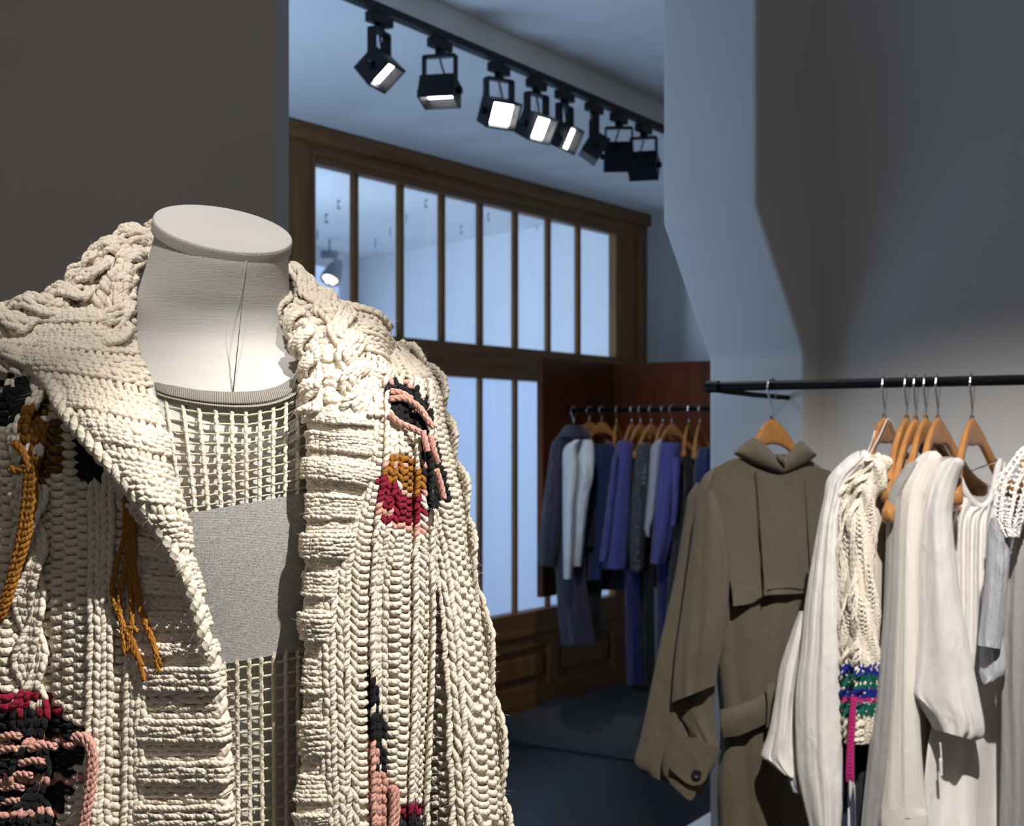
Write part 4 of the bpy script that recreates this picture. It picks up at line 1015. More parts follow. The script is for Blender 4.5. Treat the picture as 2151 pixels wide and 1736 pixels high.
    if FZ:
        A = np.concatenate([q[0] for q in FZ]); NV = np.concatenate([q[1] for q in FZ]); CL = np.concatenate([q[2] for q in FZ])
        n_ = len(A)
        d0 = NV*.8+rg.normal(size=(n_, 3))*.75; d0 /= np.linalg.norm(d0, axis=1)[:, None]
        cu = rg.normal(size=(n_, 3)); Ln = rg.uniform(.003, .0095, (n_, 1)); sd_ = np.cross(d0, rg.normal(size=(n_, 3))); sd_ /= np.linalg.norm(sd_, axis=1)[:, None]+1e-9
        st_ = []
        for k in range(5):
            t_ = k/4.; c_ = A+d0*Ln*t_+cu*Ln*.38*t_*t_-np.array([0, 0, 1.])*Ln*.25*t_*t_
            w_ = .00011*(1-.6*t_); st_.append(np.stack([c_-sd_*w_, c_+sd_*w_], 1))
        vv = np.stack(st_, 1)
        f0 = np.array([[2*k, 2*k+1, 2*k+3, 2*k+2] for k in range(4)])
        ff = (f0[None]+(np.arange(n_)*10)[:, None, None]).reshape(-1, 4)
        z_ = mesh('wool_fuzz', vv.reshape(-1, 3), ff, M_yarn, o, True, np.repeat(CL, 10, 0), np.zeros((n_*10, 2))); z_['kind'] = 'stuff'
    if sheet:
        M, Nn = sf.g.shape[:2]
        rl = 0
        if relief is not None:
            uu_, vv_ = np.meshgrid(np.linspace(0, 1, Nn), np.linspace(0, 1, M))
            rl = relief(uu_, vv_) if along == 'v' else relief(vv_, uu_)
        g1 = sf.g+sf.n*(np.zeros((M, Nn, 1))+lift-0.0006+(rl[..., None] if relief is not None else 0)); g2 = sf.g-sf.n*0.006
        if sf.wrap:
            mesh('knit_lining', g1.reshape(-1, 3), grid_faces(M, Nn, True), sheet_mat or M_sheet, o)
        else:
            vv = np.concatenate([g1, g2[:, ::-1]], 1)
            mesh('knit_lining', vv.reshape(-1, 3), grid_faces(M, 2*Nn, True), sheet_mat or M_sheet, o)
    return o
def pat(s):
    a = np.array([{'V': 0, 'P': 1, '.': 2, 'L': 3}[q] for q in s])
    return lambda c, r: a[c % len(a)]
def strand(mb, pts, r, col, turns=260.0, plies=3, N_=40):
    """twisted yarn of several plies"""
    p = cr(np.asarray(pts, float), N_)
    t, n, b = frames(p)
    L = np.concatenate([[0], np.cumsum(np.linalg.norm(np.diff(p, axis=0), axis=1))])
    for k in range(plies):
        a = L*turns+k*2*np.pi/plies
        q = p+r*0.5*(np.cos(a)[:, None]*n+np.sin(a)[:, None]*b)
        v, f, uv = tube_data(q, np.full(len(q), r*0.62)*np.minimum(1, .35+np.minimum(np.arange(len(q)), np.arange(len(q))[::-1])*.4), 6)
        mb.add(v, f, uv, col)

# ------------------------------------------------------------------ mannequin
man = empty('mannequin', (P(455, 700, 1.42)[0], 1.42, 0)); tag(man, 'white linen covered headless tailor mannequin in the foreground', 'mannequin')
Cc = P(470, 478, 1.38)
vdir = np.array([0, 0, ZC])-Cc; vdir /= np.linalg.norm(vdir)
e1 = np.array([math.cos(.178), 0, -math.sin(.178)]); e1 -= vdir*e1.dot(vdir); e1 /= np.linalg.norm(e1)
upp = np.cross(e1, -vdir)*1.0
if upp[2] < 0: upp = -upp
cn = 0.30*vdir+0.954*upp; cn /= np.linalg.norm(cn)
e2 = np.cross(cn, e1)
if e2[1] < 0: e2 = -e2
AC = 0.0668
th = np.arange(64)/64*2*np.pi
def ring(c, a, b, x1, x2, sq=1.0): return np.array([c+a*math.cos(t)*x1+b*math.sin(t)*x2 for t in th])
X1 = np.array([1., 0, 0]); X2 = np.array([0, 1., 0])
mixv = lambda k: ((lambda a, b: (a/np.linalg.norm(a), b/np.linalg.norm(b)))(e1*k+X1*(1-k), e2*k+X2*(1-k)))
rings = []
spec = [(469, 492, 1.381, .0640, .0640, 1.0), (467, 515, 1.383, .0642, .0642, .97), (457, 585, 1.395, .0695, .0655, .66), (449, 648, 1.408, .0770, .0690, .36), (452, 705, 1.418, .0880, .0775, .18), (460, 752, 1.424, .112, .093, .08), (452, 800, 1.43, .146, .112, 0), (430, 860, 1.432, .168, .130, 0), (405, 960, 1.43, .172, .142, 0), (400, 1150, 1.43, .170, .146, 0), (400, 1400, 1.43, .155, .132, 0), (405, 1650, 1.43, .140, .118, 0), (405, 1950, 1.43, .165, .135, 0), (405, 2150, 1.43, .172, .14, 0)]
for px, py, d, a, b, k in spec:
    x1, x2 = mixv(k); rings.append(ring(P(px, py, d), a, b, x1, x2))
rings = np.array(rings)
bd = cr(rings, 120)
cap_b = np.repeat(bd[-1].mean(0)[None, None], 64, 1)
mesh('body', np.concatenate([bd, cap_b]).reshape(-1, 3), grid_faces(121, 64, True), M_linen, man)
# neck cap
prof = [(0.0, 0.0), (.6, 0.0003), (.955, 0.0), (.975, -.0001), (.988, -.0004), (.997, -.0012), (1.0, -.0026), (1.0, -.0034), (1.0, -.0125), (.996, -.0134), (.985, -.0138), (.90, -.0139)]
vv = np.array([ring(Cc+cn*h, AC*r, AC*r, e1, e2) for r, h in prof])
mesh('neck_cap', vv.reshape(-1, 3), grid_faces(len(prof), 64, True), M_linen, man)
vv = np.array([ring(Cc+cn*h, AC*r, AC*r, e1, e2) for r, h in ((.999, -.0024), (1.004, -.0028), (1.0055, -.0036), (1.0055, -.0120), (1.004, -.0130), (.999, -.0135))])
M_twill = cloth('cap_twill', (0.66, 0.62, 0.55), 2400, 1.2, wrinkle=0.0, var=.05)
mesh('cap_edging', vv.reshape(-1, 3), grid_faces(6, 64, True), M_twill, man)
TS = Surf(bd, wrap=True)
SPD = cr(np.array(spec), 160)
def torso_d(px, py):
    """distance of the mannequin's front surface, from its ring table"""
    sp = SPD; px = np.asarray(px, float); py = np.asarray(py, float)
    cx_ = np.interp(py, sp[:, 1], sp[:, 0]); d_ = np.interp(py, sp[:, 1], sp[:, 2]); a_ = np.interp(py, sp[:, 1], sp[:, 3]); b_ = np.interp(py, sp[:, 1], sp[:, 4])
    x = (px-cx_)*(d_-.06)/F/a_
    return d_-b_*np.sqrt(np.clip(1-x*x, .02, 1))
mb = MB()
uu_, vv_ = np.meshgrid(np.linspace(.5, 1, 700), np.linspace(0, .55, 700))
bq, bqn = TS.at(uu_, vv_, np.zeros_like(uu_)); bqx, bqy = proj(bq)
def neck_pt(a, b):
    k = np.argmin((bqx-a)**2+(bqy-b)**2); return P(a, b, bq.reshape(-1, 3)[k, 1]-.0006)
mb.tube(np.array([neck_pt(a, b) for a, b in ((518, 548), (515, 570), (511, 595), (505, 625), (498, 655), (491, 690), (486, 722), (483, 755), (484, 785), (487, 812), (489, 830))]), 0.0007, 6, 60)
mb.build('front_seam', M_linen, man)
mb = MB(); pb = P(405, 2100, 1.43); mb.tube([[pb[0], 1.43, pb[2]], [pb[0], 1.43, 0.02]], 0.016, 16); mb.build('stand_pole', M_black, man)
vv = np.array([[(pb[0]+r*math.cos(t), 1.43+r*math.sin(t), z) for t in th] for r, z in ((0.001, .022), (.02, .022), (.15, .012), (.16, .0), (.001, 0))])
mesh('stand_base', vv.reshape(-1, 3), grid_faces(5, 64, True), M_black, man)

# ------------------------------------------------------------------ grey and net top
top = empty('net_top', (P(500, 1200, 1.3)[0], 1.3, 0.9)); tag(top, 'cream net top with grey melange chest panel and neckband on the mannequin', 'top')
def sd(px, py, off): return torso_d(px, py)-off
def tpatch(rows, off, M=40, Nn=50):
    g = dense(np.array(rows, float), M, Nn)
    return g, PA(np.concatenate([g, sd(g[..., 0], g[..., 1], off)[..., None]], -1))
# neckband
ue = [(322, 792), (350, 806), (400, 817), (450, 822), (505, 823), (555, 819), (596, 805), (622, 780), (636, 745), (640, 712)]
le = [(330, 836), (355, 844), (400, 853), (450, 860), (510, 863), (565, 858), (612, 841), (642, 812), (656, 770), (662, 722)]
md = [((a[0]+b[0])/2, (a[1]+b[1])/2) for a, b in zip(ue, le)]
g = dense(np.array([ue, md, le], float), 24, 120)
off = 0.005+0.0055*np.sin(np.linspace(0.1, np.pi-.1, 24))**.6
off = off+np.where((np.arange(24) > 14) & (np.arange(24) < 17), -.0022, 0)
off = off[:, None]
nb = PA(np.concatenate([g, (sd(g[..., 0], g[..., 1], 0)-off)[..., None]], -1))
ft = Surf(nb)
M_rib2 = mat('grey_neck_rib', (.3, .28, .25), .9, spec=.1, sheen=.1)
def ribmat():
    n = N(M_rib2); sp = n.new('ShaderNodeSeparateXYZ'); n.l(n.uv(), sp.inputs[0])
    w = n.math('ABSOLUTE', n.math('SINE', n.math('MULTIPLY', sp.outputs['X'], 330.0)))
    s2 = n.math('ABSOLUTE', n.math('SINE', n.math('MULTIPLY', sp.outputs['Y'], 60.0)))
    n.bump(n.math('ADD', w, n.math('MULTIPLY', s2, .5)), .7, .0009)
    f = n.noise(n.mapping(n.obj(), (1500, 1500, 700)), 1, 2, .7)
    k = n.math('ADD', n.math('MULTIPLY', w, .45), n.math('MULTIPLY', f, .55))
    n.l(n.ramp(k, [(.25, (.12, .108, .092)), (.75, (.33, .31, .275))]), n.b.inputs['Base Color'])
ribmat()
uvg = np.stack(np.meshgrid(np.linspace(0, 1, 120), np.linspace(0, 1, 24)), -1)
back = nb.copy(); back[..., 1] += 0.012
vv = np.concatenate([nb, back[:, ::-1]], 1); uv2 = np.concatenate([uvg, uvg[:, ::-1]], 1)
mesh('neckband', vv.reshape(-1, 3), grid_faces(24, 240, True), M_rib2, top, uv=uv2.reshape(-1, 2))
mb = MB(); mb.tube([P(a, b-8, sd(a, b-8, .0105)) for a, b in le], 0.0009, 6, 120, col=np.array([.45, .43, .4])); mb.build('neckband_stitching', M_cotton, top)
# chest panel
rows = [[(300, 1094), (385, 1080), (470, 1066), (560, 1050), (660, 1032), (720, 1022)], [(310, 1190), (400, 1180), (470, 1168), (560, 1153), (660, 1138), (720, 1130)], [(330, 1300), (420, 1290), (480, 1281), (560, 1268), (660, 1253), (720, 1243)], [(345, 1418), (440, 1400), (490, 1392), (560, 1380), (660, 1362), (720, 1352)]]
g, fr3 = tpatch(rows, 0.008, 50, 60)
_, bk3 = tpatch(rows, 0.0055, 50, 60)
mesh('chest_panel', np.concatenate([fr3, bk3[:, ::-1]], 1).reshape(-1, 3), grid_faces(50, 120, True), M_greymel, top)
# net panels: every cord is a twisted tube
CORD = np.array([0.80, 0.73, 0.60])
def net(name, tops, bots, ytop, ybot, nrow, lean, off, rv, rhh):
    """tops/bots: px of the vertical cords at upper and lower edge"""
    xt, xb = np.array(tops), np.array(bots)
    o = MB()
    def pos(i, k):       # i cord (float), k in 0..1 down
        idx = np.arange(len(xt))
        a = np.interp(i, idx, xt); b = np.interp(i, idx, xb)
        px = a+(b-a)*k
        py = ytop(px)+(ybot(px)-ytop(px))*k
        return px, py
    for i in range(len(xt)):
        k = np.linspace(-0.02, 1.02, nrow*4+1); px, py = pos(np.full_like(k, i), k)
        px = px+0.9*np.sin(k*nrow*2*np.pi+i)
        pts = PA(np.stack([px, py, sd(px, py, off+.0008*np.sin(k*nrow*2*np.pi))], -1))
        rr = rv*.8*(1+0.16*np.sin(k*nrow*4*np.pi+i))
        t, n, b = frames(pts); L = np.linspace(0, 1, len(pts))*nrow*2*np.pi*1.0
        v, f, uv = tube_data(pts, rr, 8); o.add(v, f, uv, CORD*(1+.03*rng.normal()))
        a2 = L*1.5
        for q in (0, np.pi):
            v, f, uv = tube_data(pts+rv*.36*(np.cos(a2+q)[:, None]*n+np.sin(a2+q)[:, None]*b), rr*.66, 6); o.add(v, f, uv, CORD*(1+.03*rng.normal()))
    for j in range(nrow):
        k0 = (j+.5)/nrow
        for i in range(len(xt)-1):
            ii = np.linspace(i-.1, i+1.1, 8); kk = k0+(.09*np.sin((ii-i)*np.pi)+.03*rng.normal())/nrow
            for s_ in (-1, 1):
                px, py = pos(ii, kk); py = py+s_*1.1*np.cos((ii-i)*2*np.pi)
                pts = PA(np.stack([px, py, sd(px, py, off-.0006+.0007*s_)], -1))
                v, f, uv = tube_data(pts, rhh, 6); o.add(v, f, uv, CORD*(1+.03*rng.normal()))
    return o.build(name, M_cotton, top)
yt = lambda px: np.interp(px, [300, 350, 430, 520, 590, 640, 660, 700], [836, 842, 857, 862, 850, 815, 790, 740])
yb = lambda px: 1080-(px-385)*0.177
net('net_yoke', [312, 349, 384, 418, 453, 487, 516, 546, 574, 601, 626, 650, 672], [355, 384, 411, 438, 465, 491, 518, 545, 573, 599, 625, 650, 674], yt, yb, 10, 0, 0.0042, 0.0025, 0.0009)
yt2 = lambda px: 1399-(px-440)*0.172
yb2 = lambda px: 1860-(px-440)*0.10
net('net_lower', [385, 416, 444, 471, 498, 523, 548, 574, 600, 626, 651, 676], [392, 421, 449, 476, 502, 527, 552, 577, 602, 627, 652, 677], yt2, yb2, 17, 0, 0.0065, 0.0026, 0.00105)

# ------------------------------------------------------------------ cardigan
cg = empty('cardigan', (P(430, 1300, 1.3)[0], 1.3, 0.8)); tag(cg, 'chunky cream cable knit cardigan with shawl collar and coloured yarn motifs, on the mannequin', 'cardigan')
def dB(px, py):
    px = np.asarray(px, float); py = np.asarray(py, float)
    x = (px-430)/640.
    return 1.445-.165*np.sqrt(np.clip(1-x*x, .05, 1))+.00004*(px-430)+.06*(np.clip(950-py, 0, 400)/200.)**1.5
def gpatch(rows, off, M, Nn):
    """rows of (px, py, extra offset toward the viewer)"""
    r = np.array([[tuple(q)+(0,)*(3-len(q)) for q in row] for row in rows], float)
    g = dense(r, M, Nn)
    return PA(np.stack([g[..., 0], g[..., 1], dB(g[..., 0], g[..., 1])-off-g[..., 2]], -1))
MOTIF = [  # (polygon in the photograph's frame, main yarn, second yarn, share of second)
    ([(812, 802), (842, 797), (874, 814), (898, 848), (908, 884), (900, 906), (868, 902), (830, 876), (816, 850)], BLACK, PINK, .10),
    ([(880, 890), (905, 895), (917, 940), (942, 1020), (948, 1055), (928, 1068), (902, 1064), (886, 1000), (880, 930)], BLACK, PINK, .10),
    ([(800, 972), (825, 946), (852, 963), (888, 985), (890, 1040), (860, 1032), (830, 1012), (803, 1002)], MUST, PINK, .18),
    ([(788, 1000), (803, 1000), (850, 1030), (890, 1042), (890, 1096), (850, 1086), (802, 1066), (784, 1045)], CRIM, PINK, .14),
    ([(784, 1052), (802, 1064), (850, 1086), (890, 1098), (890, 1124), (842, 1114), (792, 1088)], PINK, CRIM, .30),
    ([(-40, 780), (40, 785), (72, 815), (50, 862), (0, 905), (-40, 910)], BLACK, CREAM, .10),
    ([(42, 850), (100, 845), (125, 890), (130, 1000), (85, 1012), (48, 965)], MUST*.55, CREAM, .10),  # same mustard yarn, shade on this patch put into its darker colour
    ([(146, 875), (180, 905), (222, 960), (208, 1012), (165, 1024), (150, 960)], BLACK, CREAM, .06),
    ([(-40, 1508), (60, 1490), (140, 1505), (186, 1545), (172, 1600), (140, 1690), (95, 1780), (-40, 1790)], BLACK, PINK, .30),
    ([(-20, 1450), (30, 1456), (122, 1450), (124, 1502), (60, 1492), (-20, 1512)], CRIM, CREAM, .25),
    ([(766, 1372), (778, 1390), (792, 1440), (802, 1500), (815, 1600), (802, 1624), (782, 1570), (768, 1470)], BLACK, CREAM, .06),
    ([(770, 1535), (784, 1570), (800, 1622), (832, 1650), (828, 1780), (772, 1780)], PINK, CREAM, .05),
    ([(834, 1700), (884, 1684), (884, 1712), (838, 1732)], CRIM, CRIM, 0),
    ([(828, 1732), (884, 1712), (884, 1770), (828, 1770)], BLACK, BLACK, 0)]
def motif(qx, qy, col, rg, rid):
    wob = 4*rg.normal(size=qx.shape)
    for poly, a, b, sh in MOTIF:
        m = inpoly(qx+wob, qy+wob*.6, poly)
        second = (rid % 4 == 0) & (rg.random(len(qx)) < sh*3)
        col[m] = np.where(second[m][:, None], b, a)*(1+0.06*rg.normal(size=(m.sum(), 1)))
    return col
wav = lambda a, k, ph: (lambda u, v: a*np.sin(k*u*2*np.pi+ph+1.2*np.sin(v*5)))
# --- front on the left of the picture
rows = []
for py, xs, ex in ((655, (-170, -110, -20, 80, 180, 250), (-.03, -.02, -.005, 0, 0, 0)), (720, (-185, -110, -15, 85, 190, 280), (-.02, -.01, 0, 0, 0, -.01)), (800, (-190, -105, -10, 90, 195, 300), (-.01, 0, 0, 0, 0, -.01)), (920, (-190, -100, -5, 95, 200, 320), (0, 0, .004, 0, 0, -.01)), (1060, (-185, -98, 0, 100, 205, 330), (0, 0, .004, -.004, .002, -.01)),
                   (1200, (-180, -96, 0, 100, 205, 320), (0, 0, .008, -.008, .006, -.006)), (1350, (-175, -94, 0, 100, 205, 312), (0, 0, .010, -.010, .008, -.004)), (1500, (-170, -92, 0, 100, 205, 308), (0, 0, .010, -.006, .006, -.002)), (1650, (-165, -90, 0, 100, 203, 305), (0, .002, .012, -.004, .005, -.001)), (1780, (-160, -88, 0, 100, 202, 302), (0, .002, .012, -.002, .005, 0)), (1950, (-150, -85, 0, 98, 200, 300), (0,)*6)):
    rows.append([(x, py, e) for x, e in zip(xs, ex)])
sf = Surf(gpatch(rows, 0.012, 150, 100))
knit('front_panel', sf, cg, pat('VPPPVVVVPPVVVVPPPVVPVV'), color=motif, cable=[(4, 4, 7.0), (10, 4, 6.0)], relief=lambda u, v: .0035*np.sin(u*19+2.2*np.sin(v*4)), seed=3)
# --- button band on the left: ribs lie crosswise
bl = [(228, 1000), (282, 1090), (290, 1180), (292, 1271), (291, 1348), (289, 1405), (288, 1526), (291, 1622), (287, 1736), (280, 1930)]
be = [(262, 1016), (330, 1104), (378, 1190), (410, 1271), (434, 1348), (448, 1405), (462, 1526), (468, 1622), (470, 1736), (474, 1930)]
rows = []
for (a, b), (c, d) in zip(bl, be):
    rows.append([(a, b, -.002), (a+(c-a)*.35, b+(d-b)*.35, .006), (a+(c-a)*.75, b+(d-b)*.75, .014), (c-4, d, .021), (c+1, d, .016), (c-2, d, .004)])
sf = Surf(gpatch(rows, 0.014, 150, 60))
knit('button_band', sf, cg, pat('LLVV'), along='u', cw=0.0100, rh=0.0078, hgt=.0050, seed=4)
# --- lapel on the left
li = [(270, 655), (274, 700), (298, 762), (325, 840), (344, 908), (357, 975), (381, 1078), (403, 1165), (414, 1245), (436, 1350)]
lo = [(-90, 655), (-60, 700), (4, 734), (97, 792), (132, 858), (192, 932), (288, 1045), (356, 1148), (402, 1245), (430, 1350)]
rows = []
for k, ((a, b), (c, d)) in enumerate(zip(li, lo)):
    f_ = [0, .0, .25, .6, .9, 1, 1, 1, .9, .6][k]
    tt = np.linspace(0, 1, 6)
    up = np.array([.012, .038, .050, .054, .054, .046])*(.6+.4*f_) if k > 1 else np.array([.010, .034, .036, .026, .008, -.02])
    if k > 6: up = np.array([.016, .034, .042, .044, .042, .036])*(1 if k < 8 else .8)
    rows.append([(a+(c-a)*t, b+(d-b)*t+(-10 if 0 < t < 1 else 0)*0, e) for t, e in zip(tt, up)])
sf = Surf(gpatch(rows, 0.004, 150, 70))
knit('lapel', sf, cg, pat('VVVPVVVVP'), along='u', absv=True, cw=0.0105, rh=0.0080, hgt=.0022, color=None, relief=lambda x, y: .002*np.sin(x*30), seed=5)
mb = MB()
pts = gpatch([[(c, d, [.0, .020, .034, .046, .050, .050, .044, .036, .032][k_]) for k_, (c, d) in enumerate(lo[1:])]+[(be[5][0]+3, be[5][1], .026)]+[(c+4, d, .024) for c, d in be[6:]]]*2, 0.008, 2, 260)[0]
strand(mb, pts, .0070, CREAM, 260, 2, 420); mb.build('rolled_edge', M_yarn, cg)
# --- collar behind and beside the neck, left
tp = [(345, 510, 1.500), (312, 512, 1.49), (256, 526, 1.47), (214, 548, 1.45), (164, 606, 1.435), (108, 632, 1.435), (24, 660, 1.44), (-60, 680, 1.46)]
mm = [(342, 525, 1.490), (300, 528, 1.462), (262, 550, 1.425), (228, 585, 1.392), (190, 640, 1.362), (130, 668, 1.356), (55, 695, 1.352), (-50, 705, 1.37)]
m2 = [(330, 540, 1.480), (290, 545, 1.44), (272, 575, 1.395), (256, 622, 1.366), (232, 690, 1.335), (165, 715, 1.33), (90, 738, 1.325), (-40, 735, 1.34)]
bt = [(320, 570, 1.48), (296, 566, 1.44), (284, 598, 1.385), (279, 650, 1.362), (280, 722, 1.335), (228, 785, 1.318), (130, 806, 1.312), (-30, 785, 1.318)]
bk = [(350, 500, 1.53), (320, 515, 1.525), (262, 530, 1.51), (212, 560, 1.49), (155, 620, 1.47), (98, 640, 1.47), (18, 670, 1.48), (-60, 690, 1.49)]
def bob(u, v): return .0045*np.sin(u*38+1.5*np.sin(v*9))*np.sin(v*15+np.sin(u*12))+.006*np.sin(u*11+v*4)
sf = Surf(dense(PA(np.array([bk, tp, mm, m2, bt])), 110, 150))
knit('collar', sf, cg, pat('VVVVPVVVVPP'), along='u', cw=.0112, rh=.0088, cable=[(0, 4, 4.5), (5, 4, 4.5), (11, 4, 4.5), (16, 4, 4.5)], relief=bob, rad=1.12, jit=.16, seed=6)
# --- collar right: long roll from the nape down to the band
ci_ = [(585, 590, 1.475), (599, 640, 1.435), (621, 672, 1.400), (643, 707, 1.375), (659, 753, 1.350), (663, 806, 1.330), (659, 860, 1.318), (656, 920, 1.310), (655, 990, 1.306), (654, 1091, 1.300), (651, 1186, 1.299), (648, 1287, 1.299), (650, 1406, 1.300), (645, 1564, 1.300), (636, 1682, 1.300), (640, 1760, 1.300), (644, 1930, 1.30)]
co_ = [(612, 568, 1.485), (688, 634, 1.455), (726, 664, 1.440), (746, 716, 1.410), (757, 770, 1.385), (764, 815, 1.370), (790, 880, 1.350), (812, 938, 1.338), (793, 1010, 1.330), (766, 1085, 1.326), (730, 1188, 1.318), (707, 1290, 1.314), (697, 1410, 1.313), (708, 1564, 1.313), (714, 1682, 1.313), (716, 1760, 1.313), (720, 1930, 1.313)]
rows = []
for k, (a, b) in enumerate(zip(ci_, co_)):
    a = np.array(a, float); b = np.array(b, float)
    bul = [.012, .028, .036, .040, .040, .040, .038, .036, .034, .032, .028, .024, .020, .020, .020, .02, .02][k]
    row = [(a[0]+6, a[1], a[2]+.016)]
    for t in (0, .12, .4, .7, .92, 1.0):
        q = a+(b-a)*t; q[2] -= bul*math.sin(math.pi*min(1, .12+.8*t))**.8; row.append(tuple(q))
    row.append((b[0]-8, b[1]+4, b[2]+.012))
    rows.append(row)
gR = dense(PA(np.array(rows)), 220, 70)
# upper (bobbled) and lower (ribbed) part of the roll
cut = int(220*6.0/16)
knit('collar', Surf(gR[:cut+4]), cg, pat('VVVVPVVVVPP'), along='v', cw=.0112, rh=.0088, cable=[(0, 4, 4.5), (5, 4, 4.5)], relief=lambda u, v: .0035*np.sin(u*14+1.5*np.sin(v*18))*np.sin(v*26), rad=1.12, jit=.16, seed=7)
knit('ribbed_band', Surf(gR[cut:]), cg, pat('VVVLL'), along='u', absv=True, cw=.0078, rh=.0080, hgt=.0050, rad=1.12, relief=lambda x, y: .0025*np.sin(x*40), seed=8)
mb = MB(); strand(mb, gR[cut:, 8]+np.array([0, -.004, 0]), .0042, CREAM, 330, 2, 300); mb.build('band_edge', M_yarn, cg)
# --- outer flap of the right collar
rows = [[(700, 640, 1.462), (745, 652, 1.458), (785, 664, 1.462), (812, 690, 1.475)], [(716, 668, 1.43), (750, 672, 1.418), (788, 684, 1.428), (814, 712, 1.452)], [(738, 715, 1.392), (765, 716, 1.382), (796, 724, 1.398), (817, 750, 1.425)], [(750, 775, 1.368), (775, 780, 1.352), (803, 790, 1.366), (819, 805, 1.395)], [(764, 835, 1.352), (786, 842, 1.336), (808, 850, 1.346), (822, 862, 1.375)], [(790, 905, 1.338), (804, 910, 1.326), (816, 915, 1.334), (824, 922, 1.36)], [(806, 950, 1.334), (812, 952, 1.326), (818, 953, 1.332), (823, 955, 1.35)]]
sf = Surf(dense(PA(np.array(rows)), 90, 50))
knit('collar_flap', sf, cg, pat('VVPPVVV'), along='u', absv=True, cw=.0098, rh=.0080, hgt=.003, relief=lambda x, y: .0025*np.sin(x*30), seed=9)
# --- front on the right of the picture
rows = []
for py, xs, ex in ((800, (730, 780, 820, 855, 882, 896), (0, 0, .004, .004, -.004, -.03)), (900, (735, 780, 820, 855, 884, 898), (0, .002, .006, .004, -.004, -.03)), (1000, (730, 775, 815, 853, 884, 898), (0, .004, .010, .006, -.004, -.03)), (1100, (700, 750, 800, 850, 886, 897), (0, .006, .010, .006, -.004, -.03)), (1200, (680, 735, 790, 845, 886, 896), (0, .008, .004, .010, -.004, -.03)),
                   (1320, (670, 730, 785, 842, 886, 896), (0, .008, .002, .010, -.004, -.03)), (1450, (670, 730, 785, 840, 882, 892), (0, .008, .002, .009, -.004, -.03)), (1580, (675, 732, 785, 836, 876, 886), (0, .008, .003, .009, -.004, -.03)), (1700, (680, 735, 785, 834, 872, 882), (0, .008, .003, .008, -.004, -.03)), (1930, (685, 738, 786, 832, 868, 878), (0, .008, .003, .008, -.004, -.03))):
    rows.append([(x, py, e) for x, e in zip(xs, ex)])
sf = Surf(gpatch(rows, 0.012, 150, 70))
knit('front_panel', sf, cg, pat('VVVPVVPPVPVV'), cw=.0105, color=motif, hgt=.0055, relief=lambda u, v: .002*np.sin(u*25+np.sin(v*6)), seed=10)
# --- sleeve right: a full tube
sl = [(732, 800, 832, 1.455), (746, 784, 850, 1.45), (762, 774, 872, 1.445), (788, 770, 900, 1.435), (832, 774, 918, 1.428), (884, 787, 926, 1.422), (942, 808, 938, 1.420), (1000, 828, 951, 1.420), (1060, 850, 964, 1.422), (1120, 874, 970, 1.424), (1198, 894, 980, 1.424), (1319, 901, 1004, 1.422), (1418, 903, 1019, 1.42), (1548, 904, 1035, 1.418), (1650, 905, 1042, 1.416), (1740, 906, 1050, 1.415), (1930, 910, 1070, 1.412)]
rg_ = []
tth = np.arange(40)/40*2*np.pi
for py, l, r_, d in sl:
    cpx = (l+r_)/2; hw = (r_-l)/2; dep = min(.052, hw/F*d*1.0)
    x = cpx+hw*np.sin(tth); dd = d-dep*np.cos(tth)*1.0
    yy = py+0*x
    rg_.append(PA(np.stack([cpx+(x-cpx)*1.0, yy, dd], -1)))
tubeg = cr(np.array(rg_), 150)
def sleeve_surf(tg):
    s = Surf(tg, sign=1, wrap=True)
    c = tg.mean(1, keepdims=True)
    if ((tg-c)*s.n).sum(-1).mean() < 0: s.n = -s.n
    return s
def sleeve_motif(qx, qy, col, rg, rid): return motif(qx, qy, col, rg, rid)
knit('sleeve', sleeve_surf(tubeg), cg, pat('VPPPVVVVPVVVPPPVVVVPPPVVVVPPP'), cw=.0112, rh=.0080, color=sleeve_motif, cable=[(4, 4, 9.0)], hgt=.005, seed=11)
# --- sleeve on the left, mostly out of the picture
rg_ = []
for py, l, r_, d in ((640, -150, -60, 1.42), (690, -235, -45, 1.40), (800, -290, -60, 1.385), (1000, -320, -90, 1.375), (1300, -340, -110, 1.37), (1600, -350, -120, 1.37), (1930, -360, -125, 1.37)):
    cpx = (l+r_)/2; hw = (r_-l)/2; dep = .05
    x = cpx+hw*np.sin(tth); rg_.append(PA(np.stack([x, py+0*x, d-dep*np.cos(tth)], -1)))
knit('sleeve', sleeve_surf(cr(np.array(rg_), 120)), cg, pat('VPPPVVVVPVVV'), cw=.0125, rh=.0095, hgt=.005, seed=12, S=6, sub=1)
# --- back of the cardigan
rows = []
for py, hw, d0, b_ in ((640, 330, 1.47, .03), (700, 430, 1.45, .07), (800, 500, 1.44, .10), (950, 520, 1.43, .125), (1250, 525, 1.43, .13), (1600, 530, 1.43, .13), (1930, 540, 1.43, .135)):
    t = np.linspace(0, np.pi, 13)
    rows.append(PA(np.stack([380-np.cos(t)*hw, py+0*t, d0+b_*np.sin(t)], -1)))
gb = dense(np.array(rows), 60, 60)
gi = gb.copy(); gi[..., 1] -= .008
mesh('back_panel', np.concatenate([gb, gi[:, ::-1]], 1).reshape(-1, 3), grid_faces(60, 120, True), M_sheet, cg)
